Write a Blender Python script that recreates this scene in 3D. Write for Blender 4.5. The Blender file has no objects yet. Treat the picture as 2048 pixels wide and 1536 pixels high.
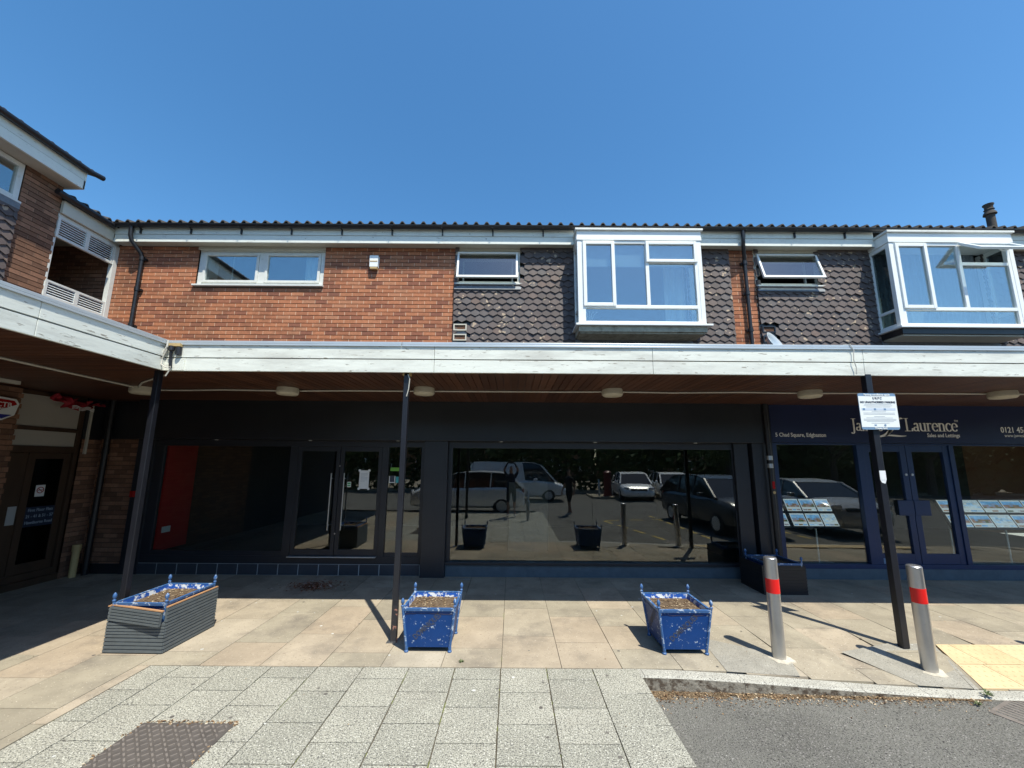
import bpy, math, random
from mathutils import Vector, Matrix
R = math.radians
rnd = random.Random(7)
SC = bpy.context.scene
COL = SC.collection

# ------------------------------------------------------------------ camera, sky, sun, exposure
cam_d = bpy.data.cameras.new('camera'); cam = bpy.data.objects.new('camera', cam_d); COL.objects.link(cam)
cam_d.sensor_width = 36; cam_d.lens = 785 / 2048 * 36; cam_d.shift_y = 29 / 2048
cam_d.clip_start = 0.02; cam_d.clip_end = 1500
cam.location = (0, 0, 1.86)
cam.rotation_mode = 'QUATERNION'
cam.rotation_quaternion = (Matrix.Rotation(math.atan(128 / 785) + R(90), 3, 'X') @ Matrix.Rotation(R(0.40), 3, 'Z')).to_quaternion()
SC.camera = cam
SUN = Vector((0.27, -0.465, 1)).normalized()
sd = bpy.data.lights.new('sun', 'SUN'); sun = bpy.data.objects.new('sun', sd); COL.objects.link(sun)
sd.energy = 5.0; sd.angle = R(0.5); sd.color = (1, 0.95, 0.82)
sun.rotation_mode = 'QUATERNION'; sun.rotation_quaternion = SUN.to_track_quat('Z', 'Y')
sun.location = (8, -14, 30)
W = bpy.data.worlds.new('World'); SC.world = W; W.use_nodes = True
wn = W.node_tree; bg = wn.nodes['Background']
sky = wn.nodes.new('ShaderNodeTexSky'); sky.sky_type = 'NISHITA'; sky.sun_disc = False
sky.sun_elevation = math.asin(SUN.z); sky.sun_rotation = math.atan2(SUN.x, SUN.y)
sky.altitude = 0; sky.air_density = 1.0; sky.dust_density = 0.6; sky.ozone_density = 3.0
hs = wn.nodes.new('ShaderNodeHueSaturation'); hs.inputs['Saturation'].default_value = 1.24; hs.inputs['Hue'].default_value = .494
wn.links.new(sky.outputs[0], hs.inputs['Color']); wn.links.new(hs.outputs[0], bg.inputs[0]); bg.inputs[1].default_value = 0.148; hs.inputs['Value'].default_value = 1.1
SC.view_settings.view_transform = 'Standard'; SC.view_settings.look = 'None'
SC.view_settings.exposure = 0.40; SC.view_settings.gamma = 1

# ------------------------------------------------------------------ materials
MATS = {}
def mat(name, col, rough=0.7, metal=0.0, ramp=None, var=0.15, vscale=3.0, bump=0.0, bscale=60.0,
        wear=None, wscale=8.0, wcut=0.62, wsoft=0.03, spec=0.5, speck=None, stretch=None, dirt=None, wdetail=8):
    """procedural surface: tint attribute ramp, large and fine noise variation, worn patches, specks, bump"""
    m = bpy.data.materials.new(name); m.use_nodes = True; nt = m.node_tree; N = nt.nodes; L = nt.links
    b = N['Principled BSDF']; b.inputs['Roughness'].default_value = rough; b.inputs['Metallic'].default_value = metal
    b.inputs['Specular IOR Level'].default_value = spec
    tc = N.new('ShaderNodeTexCoord'); vec = tc.outputs['Object']
    if stretch:
        mp = N.new('ShaderNodeMapping'); mp.inputs['Scale'].default_value = stretch; L.new(vec, mp.inputs[0]); vec = mp.outputs[0]
    def noise(scale, detail=4, rgh=0.6):
        n = N.new('ShaderNodeTexNoise'); n.inputs['Scale'].default_value = scale; n.inputs['Detail'].default_value = detail
        n.inputs['Roughness'].default_value = rgh; L.new(vec, n.inputs['Vector']); return n.outputs['Fac']
    def rampn(src, stops, interp='LINEAR'):
        r = N.new('ShaderNodeValToRGB'); r.color_ramp.interpolation = interp
        e = r.color_ramp.elements
        while len(e) < len(stops): e.new(0.5)
        for i, (p, c) in enumerate(stops):
            e[i].position = p; e[i].color = (c[0], c[1], c[2], 1) if hasattr(c, '__len__') else (c, c, c, 1)
        L.new(src, r.inputs[0]); return r.outputs[0]
    def mix(fac, a, c, mode='MIX'):
        x = N.new('ShaderNodeMix'); x.data_type = 'RGBA'; x.blend_type = mode
        for s, v in ((x.inputs[0], fac), (x.inputs[6], a), (x.inputs[7], c)):
            if hasattr(v, 'links'): L.new(v, s)
            elif hasattr(v, '__len__'): s.default_value = (v[0], v[1], v[2], 1)
            else: s.default_value = v
        return x.outputs[2]
    if ramp:
        at = N.new('ShaderNodeAttribute'); at.attribute_name = 'tint'
        c = rampn(at.outputs['Fac'], ramp)
    else: c = mix(0.0, col, col)
    if var:
        c = mix(1.0, c, rampn(noise(vscale, 6, 0.65), [(0.25, 1 - var), (0.75, 1 + var)]), 'MULTIPLY')
    if dirt:                       # dirt = (colour, scale, cut, amount)
        c = mix(rampn(noise(dirt[1], 7, 0.7), [(dirt[2], 0.0), (dirt[2] + 0.2, dirt[3])]), c, dirt[0])
    if speck:                      # list of (colour, scale, cut)
        for sc_, ss, cut in speck:
            c = mix(rampn(noise(ss, 2, 0.5), [(cut, 0.0), (cut + 0.05, 1.0)]), c, sc_)
    if wear:
        c = mix(rampn(noise(wscale, wdetail, 0.7), [(wcut, 0.0), (wcut + wsoft, 1.0)]), c, wear)
    L.new(c, b.inputs['Base Color'])
    if bump:
        bp = N.new('ShaderNodeBump'); bp.inputs['Strength'].default_value = 1; bp.inputs['Distance'].default_value = bump
        L.new(noise(bscale, 5, 0.6), bp.inputs['Height']); L.new(bp.outputs[0], b.inputs['Normal'])
    MATS[name] = m
    return m

def glass(name, f0, tint=(0.9, 0.95, 0.93), rough=0.0):
    m = bpy.data.materials.new(name); m.use_nodes = True; nt = m.node_tree; N = nt.nodes; L = nt.links
    N.remove(N['Principled BSDF']); out = N['Material Output']
    lw = N.new('ShaderNodeLayerWeight'); lw.inputs[0].default_value = 0.5
    p = N.new('ShaderNodeMath'); p.operation = 'POWER'; p.inputs[1].default_value = 5; L.new(lw.outputs['Facing'], p.inputs[0])
    ma = N.new('ShaderNodeMath'); ma.operation = 'MULTIPLY_ADD'; ma.inputs[1].default_value = 1 - f0; ma.inputs[2].default_value = f0
    L.new(p.outputs[0], ma.inputs[0])
    t = N.new('ShaderNodeBsdfTransparent'); t.inputs[0].default_value = (*tint, 1)
    g = N.new('ShaderNodeBsdfGlossy'); g.inputs['Roughness'].default_value = rough; g.inputs[0].default_value = (1, 1, 1, 1)
    tc = N.new('ShaderNodeTexCoord'); ns = N.new('ShaderNodeTexNoise'); ns.inputs['Scale'].default_value = 1.1; ns.inputs['Detail'].default_value = 1; L.new(tc.outputs['Object'], ns.inputs['Vector'])
    bp = N.new('ShaderNodeBump'); bp.inputs['Distance'].default_value = .0012; L.new(ns.outputs['Fac'], bp.inputs['Height']); L.new(bp.outputs[0], g.inputs['Normal'])
    mx = N.new('ShaderNodeMixShader'); L.new(ma.outputs[0], mx.inputs[0]); L.new(t.outputs[0], mx.inputs[1]); L.new(g.outputs[0], mx.inputs[2])
    L.new(mx.outputs[0], out.inputs[0]); MATS[name] = m
    return m

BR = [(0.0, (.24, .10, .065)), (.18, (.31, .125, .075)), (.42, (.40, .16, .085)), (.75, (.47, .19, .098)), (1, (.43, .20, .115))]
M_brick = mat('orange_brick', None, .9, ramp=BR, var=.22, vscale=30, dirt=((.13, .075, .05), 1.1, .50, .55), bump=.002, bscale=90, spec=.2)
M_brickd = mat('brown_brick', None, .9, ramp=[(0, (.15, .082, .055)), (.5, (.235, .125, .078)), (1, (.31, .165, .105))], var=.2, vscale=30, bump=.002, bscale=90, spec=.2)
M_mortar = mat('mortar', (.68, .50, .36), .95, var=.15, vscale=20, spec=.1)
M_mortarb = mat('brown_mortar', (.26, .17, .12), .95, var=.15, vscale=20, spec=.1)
M_mortard = mat('shaded_bed_mortar', (.10, .06, .045), .95, var=.2, vscale=20, spec=.1)  # shadow line under each course painted into the recessed mortar colour
M_tile = mat('hung_clay_tile', None, .75, ramp=[(0, (.078, .063, .060)), (.5, (.105, .082, .077)), (.85, (.098, .088, .088)), (1, (.135, .092, .076))], var=.15, vscale=12,
             bump=.001, bscale=80, wear=(.36, .28, .20), wscale=9, wcut=.655, wsoft=.02, wdetail=1.5)
M_roof = mat('roof_tile', (.06, .052, .045), .9, var=.35, vscale=14, bump=.003, bscale=40)
M_black = mat('black_gutter_plastic', (.012, .012, .014), .4, var=.3, vscale=5, dirt=((.07, .065, .06), 20, .55, .4))
M_white = mat('peeling_white_paint', (.73, .75, .68), .6, var=.07, vscale=5, bump=.0015, bscale=25,
              dirt=((.42, .40, .36), 5, .52, .5), wear=(.36, .34, .29), wscale=9, wcut=.64, wsoft=.02, stretch=(1, 1, 2.2))
M_whitef = mat('chipped_fascia_paint', (.73, .75, .68), .6, var=.08, vscale=3, bump=.002, bscale=18,
              dirt=((.40, .39, .35), 2.6, .47, .6), speck=[((.42, .24, .10), 1.6, .735), ((.34, .32, .27), 22, .66)], wear=(.40, .39, .34), wscale=13, wcut=.62, wsoft=.012, stretch=(.35, .35, 1.8))
M_cream = mat('cream_soffit', (.56, .53, .44), .7, var=.1, vscale=4, dirt=((.36, .33, .25), 4, .55, .5))
M_pvc = mat('white_window_plastic', (.80, .82, .80), .35, var=.03, vscale=4)
M_oldw = mat('old_white_frame', (.66, .67, .63), .6, var=.08, vscale=9, dirt=((.35, .33, .26), 12, .58, .7))
M_lead = mat('lead_flashing', (.16, .18, .20), .5, var=.25, vscale=15, bump=.004, bscale=18)
M_trim = mat('grey_metal_trim', (.50, .55, .58), .35, metal=.3, var=.08, vscale=2)
M_wood = mat('soffit_boards', (.135, .052, .030), .55, var=.3, vscale=3, stretch=(30, 1, 1), bump=.001, bscale=30)
M_dark = mat('charcoal_painted_panel', (.016, .018, .022), .34, var=.2, vscale=2, speck=[((.05, .05, .05), 3, .80)])
M_dark2 = mat('charcoal_frame', (.020, .023, .030), .4, var=.15, vscale=3)
M_post = mat('worn_black_post', (.012, .013, .018), .38, var=.2, vscale=6, wear=(.40, .38, .36), wscale=26, wcut=.725, wsoft=.02)
M_rustpost = mat('rusted_post_foot', (.022, .022, .026), .5, var=.2, vscale=6, wear=(.34, .17, .13), wscale=18, wcut=.56, wsoft=.03)
M_plinth = mat('dark_plinth_tile', (.045, .052, .065), .35, var=.2, vscale=4)
M_grout = mat('tile_grout', (.42, .45, .46), .9, var=.1)
M_plinb = mat('blue_grey_plinth', (.085, .115, .14), .6, var=.25, vscale=6, dirt=((.10, .13, .15), 9, .5, .6))
M_navy = mat('navy_sign_panel', (.008, .016, .062), .35, var=.1, vscale=2)
M_blue = mat('blue_door_paint', (.009, .030, .095), .4, var=.15, vscale=5, speck=[((.2, .22, .25), 50, .80)])
M_silver = mat('silver_lettering', (.85, .84, .80), .5, var=.05)
M_slab = mat('buff_paving', None, .9, ramp=[(0, (.27, .24, .185)), (.3, (.315, .28, .215)), (.6, (.345, .305, .235)), (.85, (.365, .30, .225)), (1, (.375, .335, .265))],
             var=.24, vscale=2.0, bump=.0015, bscale=70, spec=.2, dirt=((.17, .15, .125), 1.7, .50, .75), wear=(.15, .13, .11), wscale=5, wcut=.72, wsoft=.06,
             speck=[((.24, .20, .15), 45, .64), ((.60, .54, .44), 70, .67)])
M_grey = mat('granite_flag', None, .9, ramp=[(0, (.31, .305, .255)), (1, (.38, .37, .31))], var=.16, vscale=2.5, bump=.0015, bscale=150, spec=.2,
             wear=(.62, .62, .58), wscale=5, wcut=.80, speck=[((.09, .09, .085), 112, .54), ((.62, .61, .54), 88, .60), ((.14, .135, .12), 62, .60)], dirt=((.27, .25, .21), 1.6, .5, .45))
M_joint = mat('paving_joint', (.085, .072, .05), .95, var=.3, vscale=8, wear=(.13, .15, .035), wscale=3, wcut=.55)
M_road = mat('asphalt', (.150, .148, .132), .95, var=.16, vscale=1.2, bump=.004, bscale=120, spec=.2,
             speck=[((.042, .04, .04), 110, .56), ((.25, .235, .225), 95, .60), ((.40, .385, .36), 60, .70)], dirt=((.06, .056, .054), .7, .52, .7))
M_patch = mat('asphalt_infill', (.30, .285, .245), .95, var=.2, vscale=5, bump=.004, bscale=90, spec=.2,
             speck=[((.17, .16, .14), 90, .60), ((.40, .38, .33), 50, .64)])
M_kerb = mat('granite_kerb', (.42, .41, .36), .9, var=.15, vscale=5, bump=.003, bscale=90, spec=.2,
             speck=[((.14, .13, .12), 110, .56), ((.60, .58, .52), 80, .63)])
M_kerbf = mat('stained_kerb_face', (.26, .24, .20), .95, var=.3, vscale=12, bump=.008, bscale=40, wear=(.10, .08, .062), wscale=11, wcut=.47, wsoft=.09, spec=.1)
M_tact = mat('yellow_tactile_paving', None, .9, ramp=[(0, (.56, .43, .25)), (1, (.62, .49, .30))], var=.12, vscale=4, bump=.001, bscale=80, spec=.2)
M_conc = mat('concrete_collar', (.50, .46, .38), .95, var=.25, vscale=16, bump=.006, bscale=40, spec=.1)
M_concd = mat('stained_concrete', (.40, .37, .28), .9, var=.25, vscale=10, bump=.003, bscale=30, wear=(.20, .18, .13), wscale=7, wcut=.5, wsoft=.2)
M_steel = mat('brushed_steel', (.52, .52, .52), .36, metal=.9, var=.08, vscale=5, wear=(.26, .25, .23), wscale=22, wcut=.68)
M_red = mat('red_reflective_tape', (.72, .012, .01), .4, var=.05)
M_bluep = mat('chipped_blue_paint', (.003, .044, .19), .5, var=.15, vscale=6, wear=(.40, .47, .55), wscale=24, wcut=.605, wsoft=.02, spec=.3)
M_bluerim = mat('faded_blue_edge', (.035, .11, .28), .5, var=.1, vscale=10, wear=(.42, .50, .60), wscale=22, wcut=.55, wsoft=.05)
M_blueflk = mat('flaking_inner_paint', (.012, .08, .36), .5, var=.1, wear=(.66, .70, .74), wscale=13, wcut=.50, wsoft=.02)
M_soil = mat('dry_soil', (.13, .095, .065), 1, var=.4, vscale=30, bump=.01, bscale=60, spec=.05)
M_chip = mat('wood_chips', None, .9, ramp=[(0, (.09, .055, .035)), (.5, (.24, .165, .095)), (1, (.55, .45, .30))], var=.15, vscale=20, spec=.1)
M_deck = mat('grey_decking', (.10, .118, .128), .6, var=.2, vscale=12, stretch=(1, 1, 3), wear=(.24, .14, .08), wscale=6, wcut=.72, wsoft=.03)
M_deckc = mat('cut_board_edge', (.42, .23, .11), .8, var=.2, vscale=9)
M_deckd = mat('black_decking', (.012, .013, .016), .5, var=.3, vscale=20)
M_irond = mat('iron_cover_recess', (.085, .074, .066), .8, var=.3, vscale=12)
M_iron = mat('cast_iron_cover', (.19, .165, .145), .7, metal=.1, var=.25, vscale=9, bump=.002, bscale=60, wear=(.5, .5, .48), wscale=9, wcut=.735, wsoft=.02, dirt=((.25, .10, .05), 4, .66, .8))
M_leaf = mat('dry_leaf_litter', None, .9, ramp=[(0, (.10, .06, .035)), (.5, (.26, .16, .09)), (.85, (.48, .36, .22)), (1, (.66, .60, .48))], var=.1, spec=.1)
M_green = mat('weed_leaf', (.10, .13, .05), .7, var=.3, vscale=20)
M_redpan = mat('red_interior_panel', (.42, .014, .018), .5, var=.1)
M_int = mat('dark_shop_interior', (.030, .028, .028), .8, var=.2, vscale=1)
M_inf = mat('shop_floor', (.05, .045, .042), .6, var=.2, vscale=1)
M_int2 = mat('office_interior', (.09, .085, .075), .8, var=.2, vscale=1)
M_room = mat('room_wall', (.22, .23, .23), .9, var=.05)
M_curt = mat('curtain_cloth', (.62, .66, .66), .9, var=.06, vscale=5)
M_net = mat('blue_grey_curtain', (.30, .36, .42), .9, var=.1, vscale=5)
M_paper = mat('white_paper', (.75, .77, .77), .6, var=.03)
M_lamp = mat('dusty_lamp_plastic', (.52, .48, .38), .5, var=.1, vscale=10)
M_cable = mat('white_conduit', (.52, .50, .44), .6, var=.1)
M_alu = mat('satin_aluminium', (.55, .58, .60), .4, metal=.5, var=.05)
M_signw = mat('white_sign_face', (.80, .83, .81), .35, var=.02)
M_signb = mat('sign_blue_band', (.17, .28, .42), .4, var=.03)
M_ink = mat('sign_ink', (.05, .06, .09), .6, var=0)
M_inkl = mat('faint_print', (.42, .46, .50), .6, var=0)
M_brownf = mat('dark_stained_timber', (.055, .030, .017), .55, var=.25, vscale=6, stretch=(1, 1, .2))
M_panel = mat('off_white_panel', (.42, .39, .34), .6, var=.06, vscale=2)
M_yel = mat('cream_pipe', (.50, .36, .16), .6, var=.15, vscale=9)
M_crim = mat('crimson_cloth', (.32, .012, .025), .7, var=.3, vscale=14)
M_car = {k: mat(k, v, .25, metal=.2, var=.02, spec=.7) for k, v in {'white_car_paint': (.86, .87, .87), 'graphite_car_paint': (.05, .055, .06), 'silver_car_paint': (.42, .43, .43)}.items()}
M_tyre = mat('tyre_rubber', (.015, .015, .015), .9, var=.2)
M_carglass = mat('tinted_car_glass', (.012, .014, .016), .04, var=0, spec=.9)
M_lens = mat('headlamp_lens', (.6, .62, .65), .1, var=0, spec=.9)
M_redl = mat('tail_lamp_lens', (.35, .01, .01), .15, var=0)
M_skin = mat('skin', (.34, .19, .13), .6, var=.05)
M_shirt = mat('navy_shirt', (.02, .03, .055), .9, var=.15, vscale=12)
M_short = mat('dark_shorts', (.012, .013, .018), .9, var=.15, vscale=12)
M_shoe = mat('grey_shoe', (.45, .45, .44), .8, var=.1)
M_hair = mat('dark_hair', (.015, .011, .009), .7, var=.2)
M_bark = mat('tree_bark', (.085, .065, .05), .95, var=.3, vscale=8, bump=.02, bscale=12)
M_fol = mat('tree_foliage', None, .8, ramp=[(0, (.030, .052, .015)), (.5, (.055, .09, .022)), (1, (.10, .13, .035))], var=.15)
M_post_red = mat('post_box_red', (.14, .010, .009), .4, var=.08)
M_line = mat('yellow_road_paint', (.50, .38, .12), .9, var=.25, vscale=10)
GL_shop = glass('shop_glass', .074)
GL_win = glass('window_glass', .26, (.80, .88, .88))
GL_side = glass('side_window_glass', .09, (.38, .44, .44)); GL_sash = glass('sash_glass', .16, (.6, .66, .66)); GL_door = glass('entrance_glass', .015, (.5, .5, .5))
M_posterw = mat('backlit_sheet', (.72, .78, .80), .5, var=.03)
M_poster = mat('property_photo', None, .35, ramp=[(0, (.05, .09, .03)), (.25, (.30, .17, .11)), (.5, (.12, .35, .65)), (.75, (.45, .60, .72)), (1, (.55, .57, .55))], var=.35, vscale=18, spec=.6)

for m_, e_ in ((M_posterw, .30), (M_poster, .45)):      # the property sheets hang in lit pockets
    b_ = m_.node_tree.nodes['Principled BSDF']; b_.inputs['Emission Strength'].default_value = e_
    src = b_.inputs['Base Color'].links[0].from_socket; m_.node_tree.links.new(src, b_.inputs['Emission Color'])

# ------------------------------------------------------------------ mesh building
class MB:
    def __init__(s): s.v = []; s.f = []; s.t = []; s.m = []
    def face(s, idx, t=.5, m=0): s.f.append(idx); s.t.append(t); s.m.append(m)
    def box(s, x0, x1, y0, y1, z0, z1, t=.5, m=0, M=None):
        b = len(s.v)
        P = [(x0, y0, z0), (x1, y0, z0), (x1, y1, z0), (x0, y1, z0), (x0, y0, z1), (x1, y0, z1), (x1, y1, z1), (x0, y1, z1)]
        if M is not None: P = [tuple(M @ Vector(p)) for p in P]
        s.v += P
        for q in ((0, 3, 2, 1), (4, 5, 6, 7), (0, 1, 5, 4), (1, 2, 6, 5), (2, 3, 7, 6), (3, 0, 4, 7)): s.face([b + i for i in q], t, m)
        return s
    def hexa(s, P, t=.5, m=0):          # 8 corners: bottom ring (ccw from above) then top ring
        b = len(s.v); s.v += [tuple(p) for p in P]
        for q in ((0, 3, 2, 1), (4, 5, 6, 7), (0, 1, 5, 4), (1, 2, 6, 5), (2, 3, 7, 6), (3, 0, 4, 7)): s.face([b + i for i in q], t, m)
        return s
    def prism(s, poly, d, t=.5, m=0):   # poly: 3D points (planar), d: extrusion vector
        b = len(s.v); n = len(poly); d = Vector(d)
        s.v += [tuple(p) for p in poly] + [tuple(Vector(p) + d) for p in poly]
        s.face(list(range(b, b + n)), t, m); s.face([b + n + i for i in reversed(range(n))], t, m)
        for i in range(n):
            j = (i + 1) % n; s.face([b + i, b + n + i, b + n + j, b + j][::-1], t, m)
        return s
    def quad(s, a, b_, c, d, t=.5, m=0):
        b = len(s.v); s.v += [tuple(a), tuple(b_), tuple(c), tuple(d)]; s.face([b, b + 1, b + 2, b + 3], t, m); return s
    def tube(s, path, r, n=12, t=.5, m=0, cap=True):
        path = [Vector(p) for p in path]; k = len(path); rr = r if hasattr(r, '__len__') else [r] * k
        b = len(s.v); up = None
        for i, p in enumerate(path):
            d = (path[min(i + 1, k - 1)] - path[max(i - 1, 0)]).normalized()
            if up is None: up = d.orthogonal().normalized()
            up = (up - d * up.dot(d)).normalized(); w = d.cross(up)
            for j in range(n):
                a = 2 * math.pi * j / n; s.v.append(tuple(p + (up * math.cos(a) + w * math.sin(a)) * rr[i]))
        for i in range(k - 1):
            for j in range(n):
                j2 = (j + 1) % n; s.face([b + i * n + j, b + i * n + j2, b + (i + 1) * n + j2, b + (i + 1) * n + j], t, m)
        if cap:
            s.face([b + j for j in reversed(range(n))], t, m); s.face([b + (k - 1) * n + j for j in range(n)], t, m)
        return s
    def lathe(s, prof, c, n=20, t=.5, m=0, axis='Z', sx=1, sy=1):   # prof: (r, h)
        b = len(s.v); c = Vector(c)
        for (r, h) in prof:
            for j in range(n):
                a = 2 * math.pi * j / n; x, y = r * math.cos(a) * sx, r * math.sin(a) * sy
                s.v.append(tuple(c + (Vector((x, y, h)) if axis == 'Z' else Vector((x, -h, y)) if axis == 'Y' else Vector((h, x, y)))))
        for i in range(len(prof) - 1):
            for j in range(n):
                j2 = (j + 1) % n; s.face([b + i * n + j, b + i * n + j2, b + (i + 1) * n + j2, b + (i + 1) * n + j], t, m)
        s.face([b + j for j in reversed(range(n))], t, m); s.face([b + (len(prof) - 1) * n + j for j in range(n)], t, m)
        return s
    def build(s, name, m, parent=None, bevel=0, smooth=False, loc=None, **tags):
        me = bpy.data.meshes.new(name); me.from_pydata(s.v, [], s.f)
        ms = m if isinstance(m, (list, tuple)) else [m]
        for q in ms: me.materials.append(q)
        a = me.attributes.new('tint', 'FLOAT', 'FACE'); a.data.foreach_set('value', s.t)
        if len(ms) > 1: me.polygons.foreach_set('material_index', s.m)
        if smooth: me.polygons.foreach_set('use_smooth', [True] * len(s.f))
        me.update()
        o = bpy.data.objects.new(name, me); COL.objects.link(o)
        adopt(o, parent)
        if loc: o.location = loc
        if bevel:
            bm = o.modifiers.new('bevel', 'BEVEL'); bm.width = bevel; bm.segments = 2; bm.limit_method = 'ANGLE'; bm.angle_limit = R(40)
        if smooth:
            try: me.set_sharp_from_angle(angle=R(40))
            except Exception: pass
        tag(o, **tags)
        return o

def tag(o, label=None, cat=None, group=None, kind=None):
    if label: o['label'] = label
    if cat: o['category'] = cat
    if group: o['group'] = group
    if kind: o['kind'] = kind
    return o
def thing(name, label, cat, loc=(0, 0, 0), group=None, rz=0):
    o = bpy.data.objects.new(name, None); COL.objects.link(o); o.location = loc; o.rotation_euler = (0, 0, rz); o.empty_display_size = .1
    return tag(o, label, cat, group)
def copy_tree(o, parent=None):
    c = o.copy(); COL.objects.link(c); c.parent = parent
    for ch in list(o.children): copy_tree(ch, c)
    return c
WORLDSPACE = {}
def adopt(o, parent):                    # parts of the large buildings are modelled in world coordinates
    if not parent: return
    o.parent = parent
    if parent.name in WORLDSPACE: o.matrix_parent_inverse = Matrix.Translation(-Vector(WORLDSPACE[parent.name]))
def text(s, size, m, name='lettering', parent=None, M=None, ext=.001, align='CENTER', sx=1.0, shear=0, space=1.0, bold=0):
    cu = bpy.data.curves.new('t', 'FONT'); cu.body = s; cu.size = size; cu.extrude = ext; cu.align_x = align; cu.align_y = 'CENTER'
    cu.shear = shear; cu.space_character = space; cu.offset = bold; cu.resolution_u = 3
    o = bpy.data.objects.new('t', cu); COL.objects.link(o)
    dg = bpy.context.evaluated_depsgraph_get(); me = bpy.data.meshes.new_from_object(o.evaluated_get(dg))
    bpy.data.objects.remove(o); me.materials.clear(); me.materials.append(m)
    S = Matrix.Diagonal((sx, 1, 1, 1)); me.transform((M or Matrix()) @ S)
    me.attributes.new('tint', 'FLOAT', 'FACE')
    o = bpy.data.objects.new(name, me); COL.objects.link(o)
    adopt(o, parent)
    return o
def face_south(x, y, z):                 # text plane facing the camera (-Y)
    return Matrix.Translation((x, y, z)) @ Matrix.Rotation(R(90), 4, 'X')
def face_east(x, y, z):                  # text plane facing +X
    return Matrix.Translation((x, y, z)) @ Matrix.Rotation(R(90), 4, 'Z') @ Matrix.Rotation(R(90), 4, 'X')

def sstep(t): t = max(0, min(1, t)); return t * t * (3 - 2 * t)
def gz(x, y):                            # the pavement dips towards the dropped kerb
    return -.075 * sstep((x - 1.2) / 3.0) * sstep((4.5 - y) / .75)
def rz_(x, y): return -.13 + .035 * sstep((x - 1.1) / 3.0)
def kerb_y(x): return 3.83 - .085 * sstep((x - 1.0) / 2.0) - .085 * sstep((x - 2.3) / 2.2)

# ------------------------------------------------------------------ ground
g = MB(); g.quad((-300, -300, -.30), (300, -300, -.30), (300, 300, -.30), (-300, 300, -.30))
g.build('ground', M_patch, kind='structure')
g = MB(); nx = 24
for i in range(nx):
    for j in range(14):
        xa, xb = 1.0 + i * .5, 1.0 + (i + 1) * .5; ya, yb = -3.1 + j * .5, -3.1 + (j + 1) * .5
        g.quad(*[(x, y, rz_(x, y)) for x, y in ((xa, ya), (xb, ya), (xb, yb), (xa, yb))])
g.quad((-60, -45, -.13), (60, -45, -.13), (60, -3.1, -.13), (-60, -3.1, -.13))
g.quad((13, -3.1, -.095), (60, -3.1, -.095), (60, 3.9, -.095), (13, 3.9, -.095))
g.build('road', M_road, kind='structure')
JZ = -.009
g = MB()
g.quad((-9, 3.95, JZ), (1.05, 3.95, JZ), (1.05, 9, JZ), (-9, 9, JZ)); g.quad((-9, -1.6, JZ), (1.04, -1.6, JZ), (1.04, 3.95, JZ), (-9, 3.95, JZ))
for i in range(40):
    xa, xb = 1.05 + i * .3, 1.35 + i * .3
    ys = [3.5 + .1 * k for k in range(12)] + [9]
    for a, b in zip(ys, ys[1:]):
        a2 = max(a, kerb_y(xa) + .02)
        if b <= a2: continue
        g.quad((xa, a2, gz(xa, a2) - .027), (xb, a2, gz(xb, a2) - .027), (xb, b, gz(xb, b) - .027), (xa, b, gz(xa, b) - .027))
g.build('pavement_joints', M_joint, kind='structure')

def slab(g, xa, xb, ya, yb, t, gap=.003, jig=.0015):
    P = []
    for x, y in ((xa + gap, ya + gap), (xb - gap, ya + gap), (xb - gap, yb - gap), (xa + gap, yb - gap)):
        P.append((x + rnd.uniform(-jig, jig), y + rnd.uniform(-jig, jig), gz(x, y) + rnd.uniform(-.0006, .0006)))
    Bt = [(p[0], p[1], p[2] - .03) for p in P]
    g.hexa(Bt + P, t)
g = MB(); PW = .556; x0 = -.081 - PW * 14
k = 0
starts = {0: [4.333, 5.155, 5.98, 6.80], 1: [4.623, 5.443, 6.284], 2: [4.474, 5.175, 5.98, 6.75], 3: [4.334, 4.899, 5.444, 6.313], 4: [4.58, 5.40, 6.22]}
for c in range(-14, 22):
    xa = -.081 + c * PW; xb = xa + PW
    joints = starts.get(c + 1) if c + 1 in starts else [4.22 + (c % 3) * .21 + q * .822 for q in range(4)]
    if xa > 1.05 and c + 1 not in starts: joints = [kerb_y(xa) + .35 + (c % 2) * .3 + q * .822 for q in range(5)]
    y_lo = 3.955 if xb > -3.2 else -1.6
    if xb <= -3.2: joints = [-1.2 + (c % 2) * .4 + q * .822 for q in range(11)]
    if xb > 1.05: y_lo = max(kerb_y(xa), kerb_y(xb)) + .125
    ys = [y_lo] + [j for j in joints if y_lo + .1 < j < 6.95] + [7.0]
    for a, b in zip(ys, ys[1:]):
        m2 = rnd.random()
        xr = xb
        if xa < -3.3 < xb and b <= 3.96: xr = -3.3
        slab(g, xa, xr, a, b, m2)
        if b > 7: pass
ya = 3.955
while ya > -1.5: slab(g, -3.417, -3.30, ya - .822, ya, rnd.random()); ya -= .822
g.build('pavement', M_slab, kind='structure')
g = MB()
cols = [-.086 + .4185 * i for i in range(-8, 3)]
for i, xa in enumerate(cols, 1):
    xb = xa + .4185
    ys = [3.95]; y = 3.757 if (i % 2 == 0) else 3.561
    while y > -1.6: ys.append(y); y -= .3945
    ys.append(-1.6)
    xa2 = max(xa, -3.295)
    for a, b in zip(ys[1:], ys):
        if xa2 < -2.0 and xb > -2.62 and b < 3.15 and a > 2.2: pass
        slab(g, xa2, xb, a, b, rnd.random(), gap=.005)
ys = [3.95]; y = 3.569
while y > -1.6: ys.append(y); y -= .3925
for a, b in zip(ys[1:], ys): slab(g, .7515, .915, a, b, rnd.random())
g.build('grey_pavement', M_grey, kind='structure')
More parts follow.
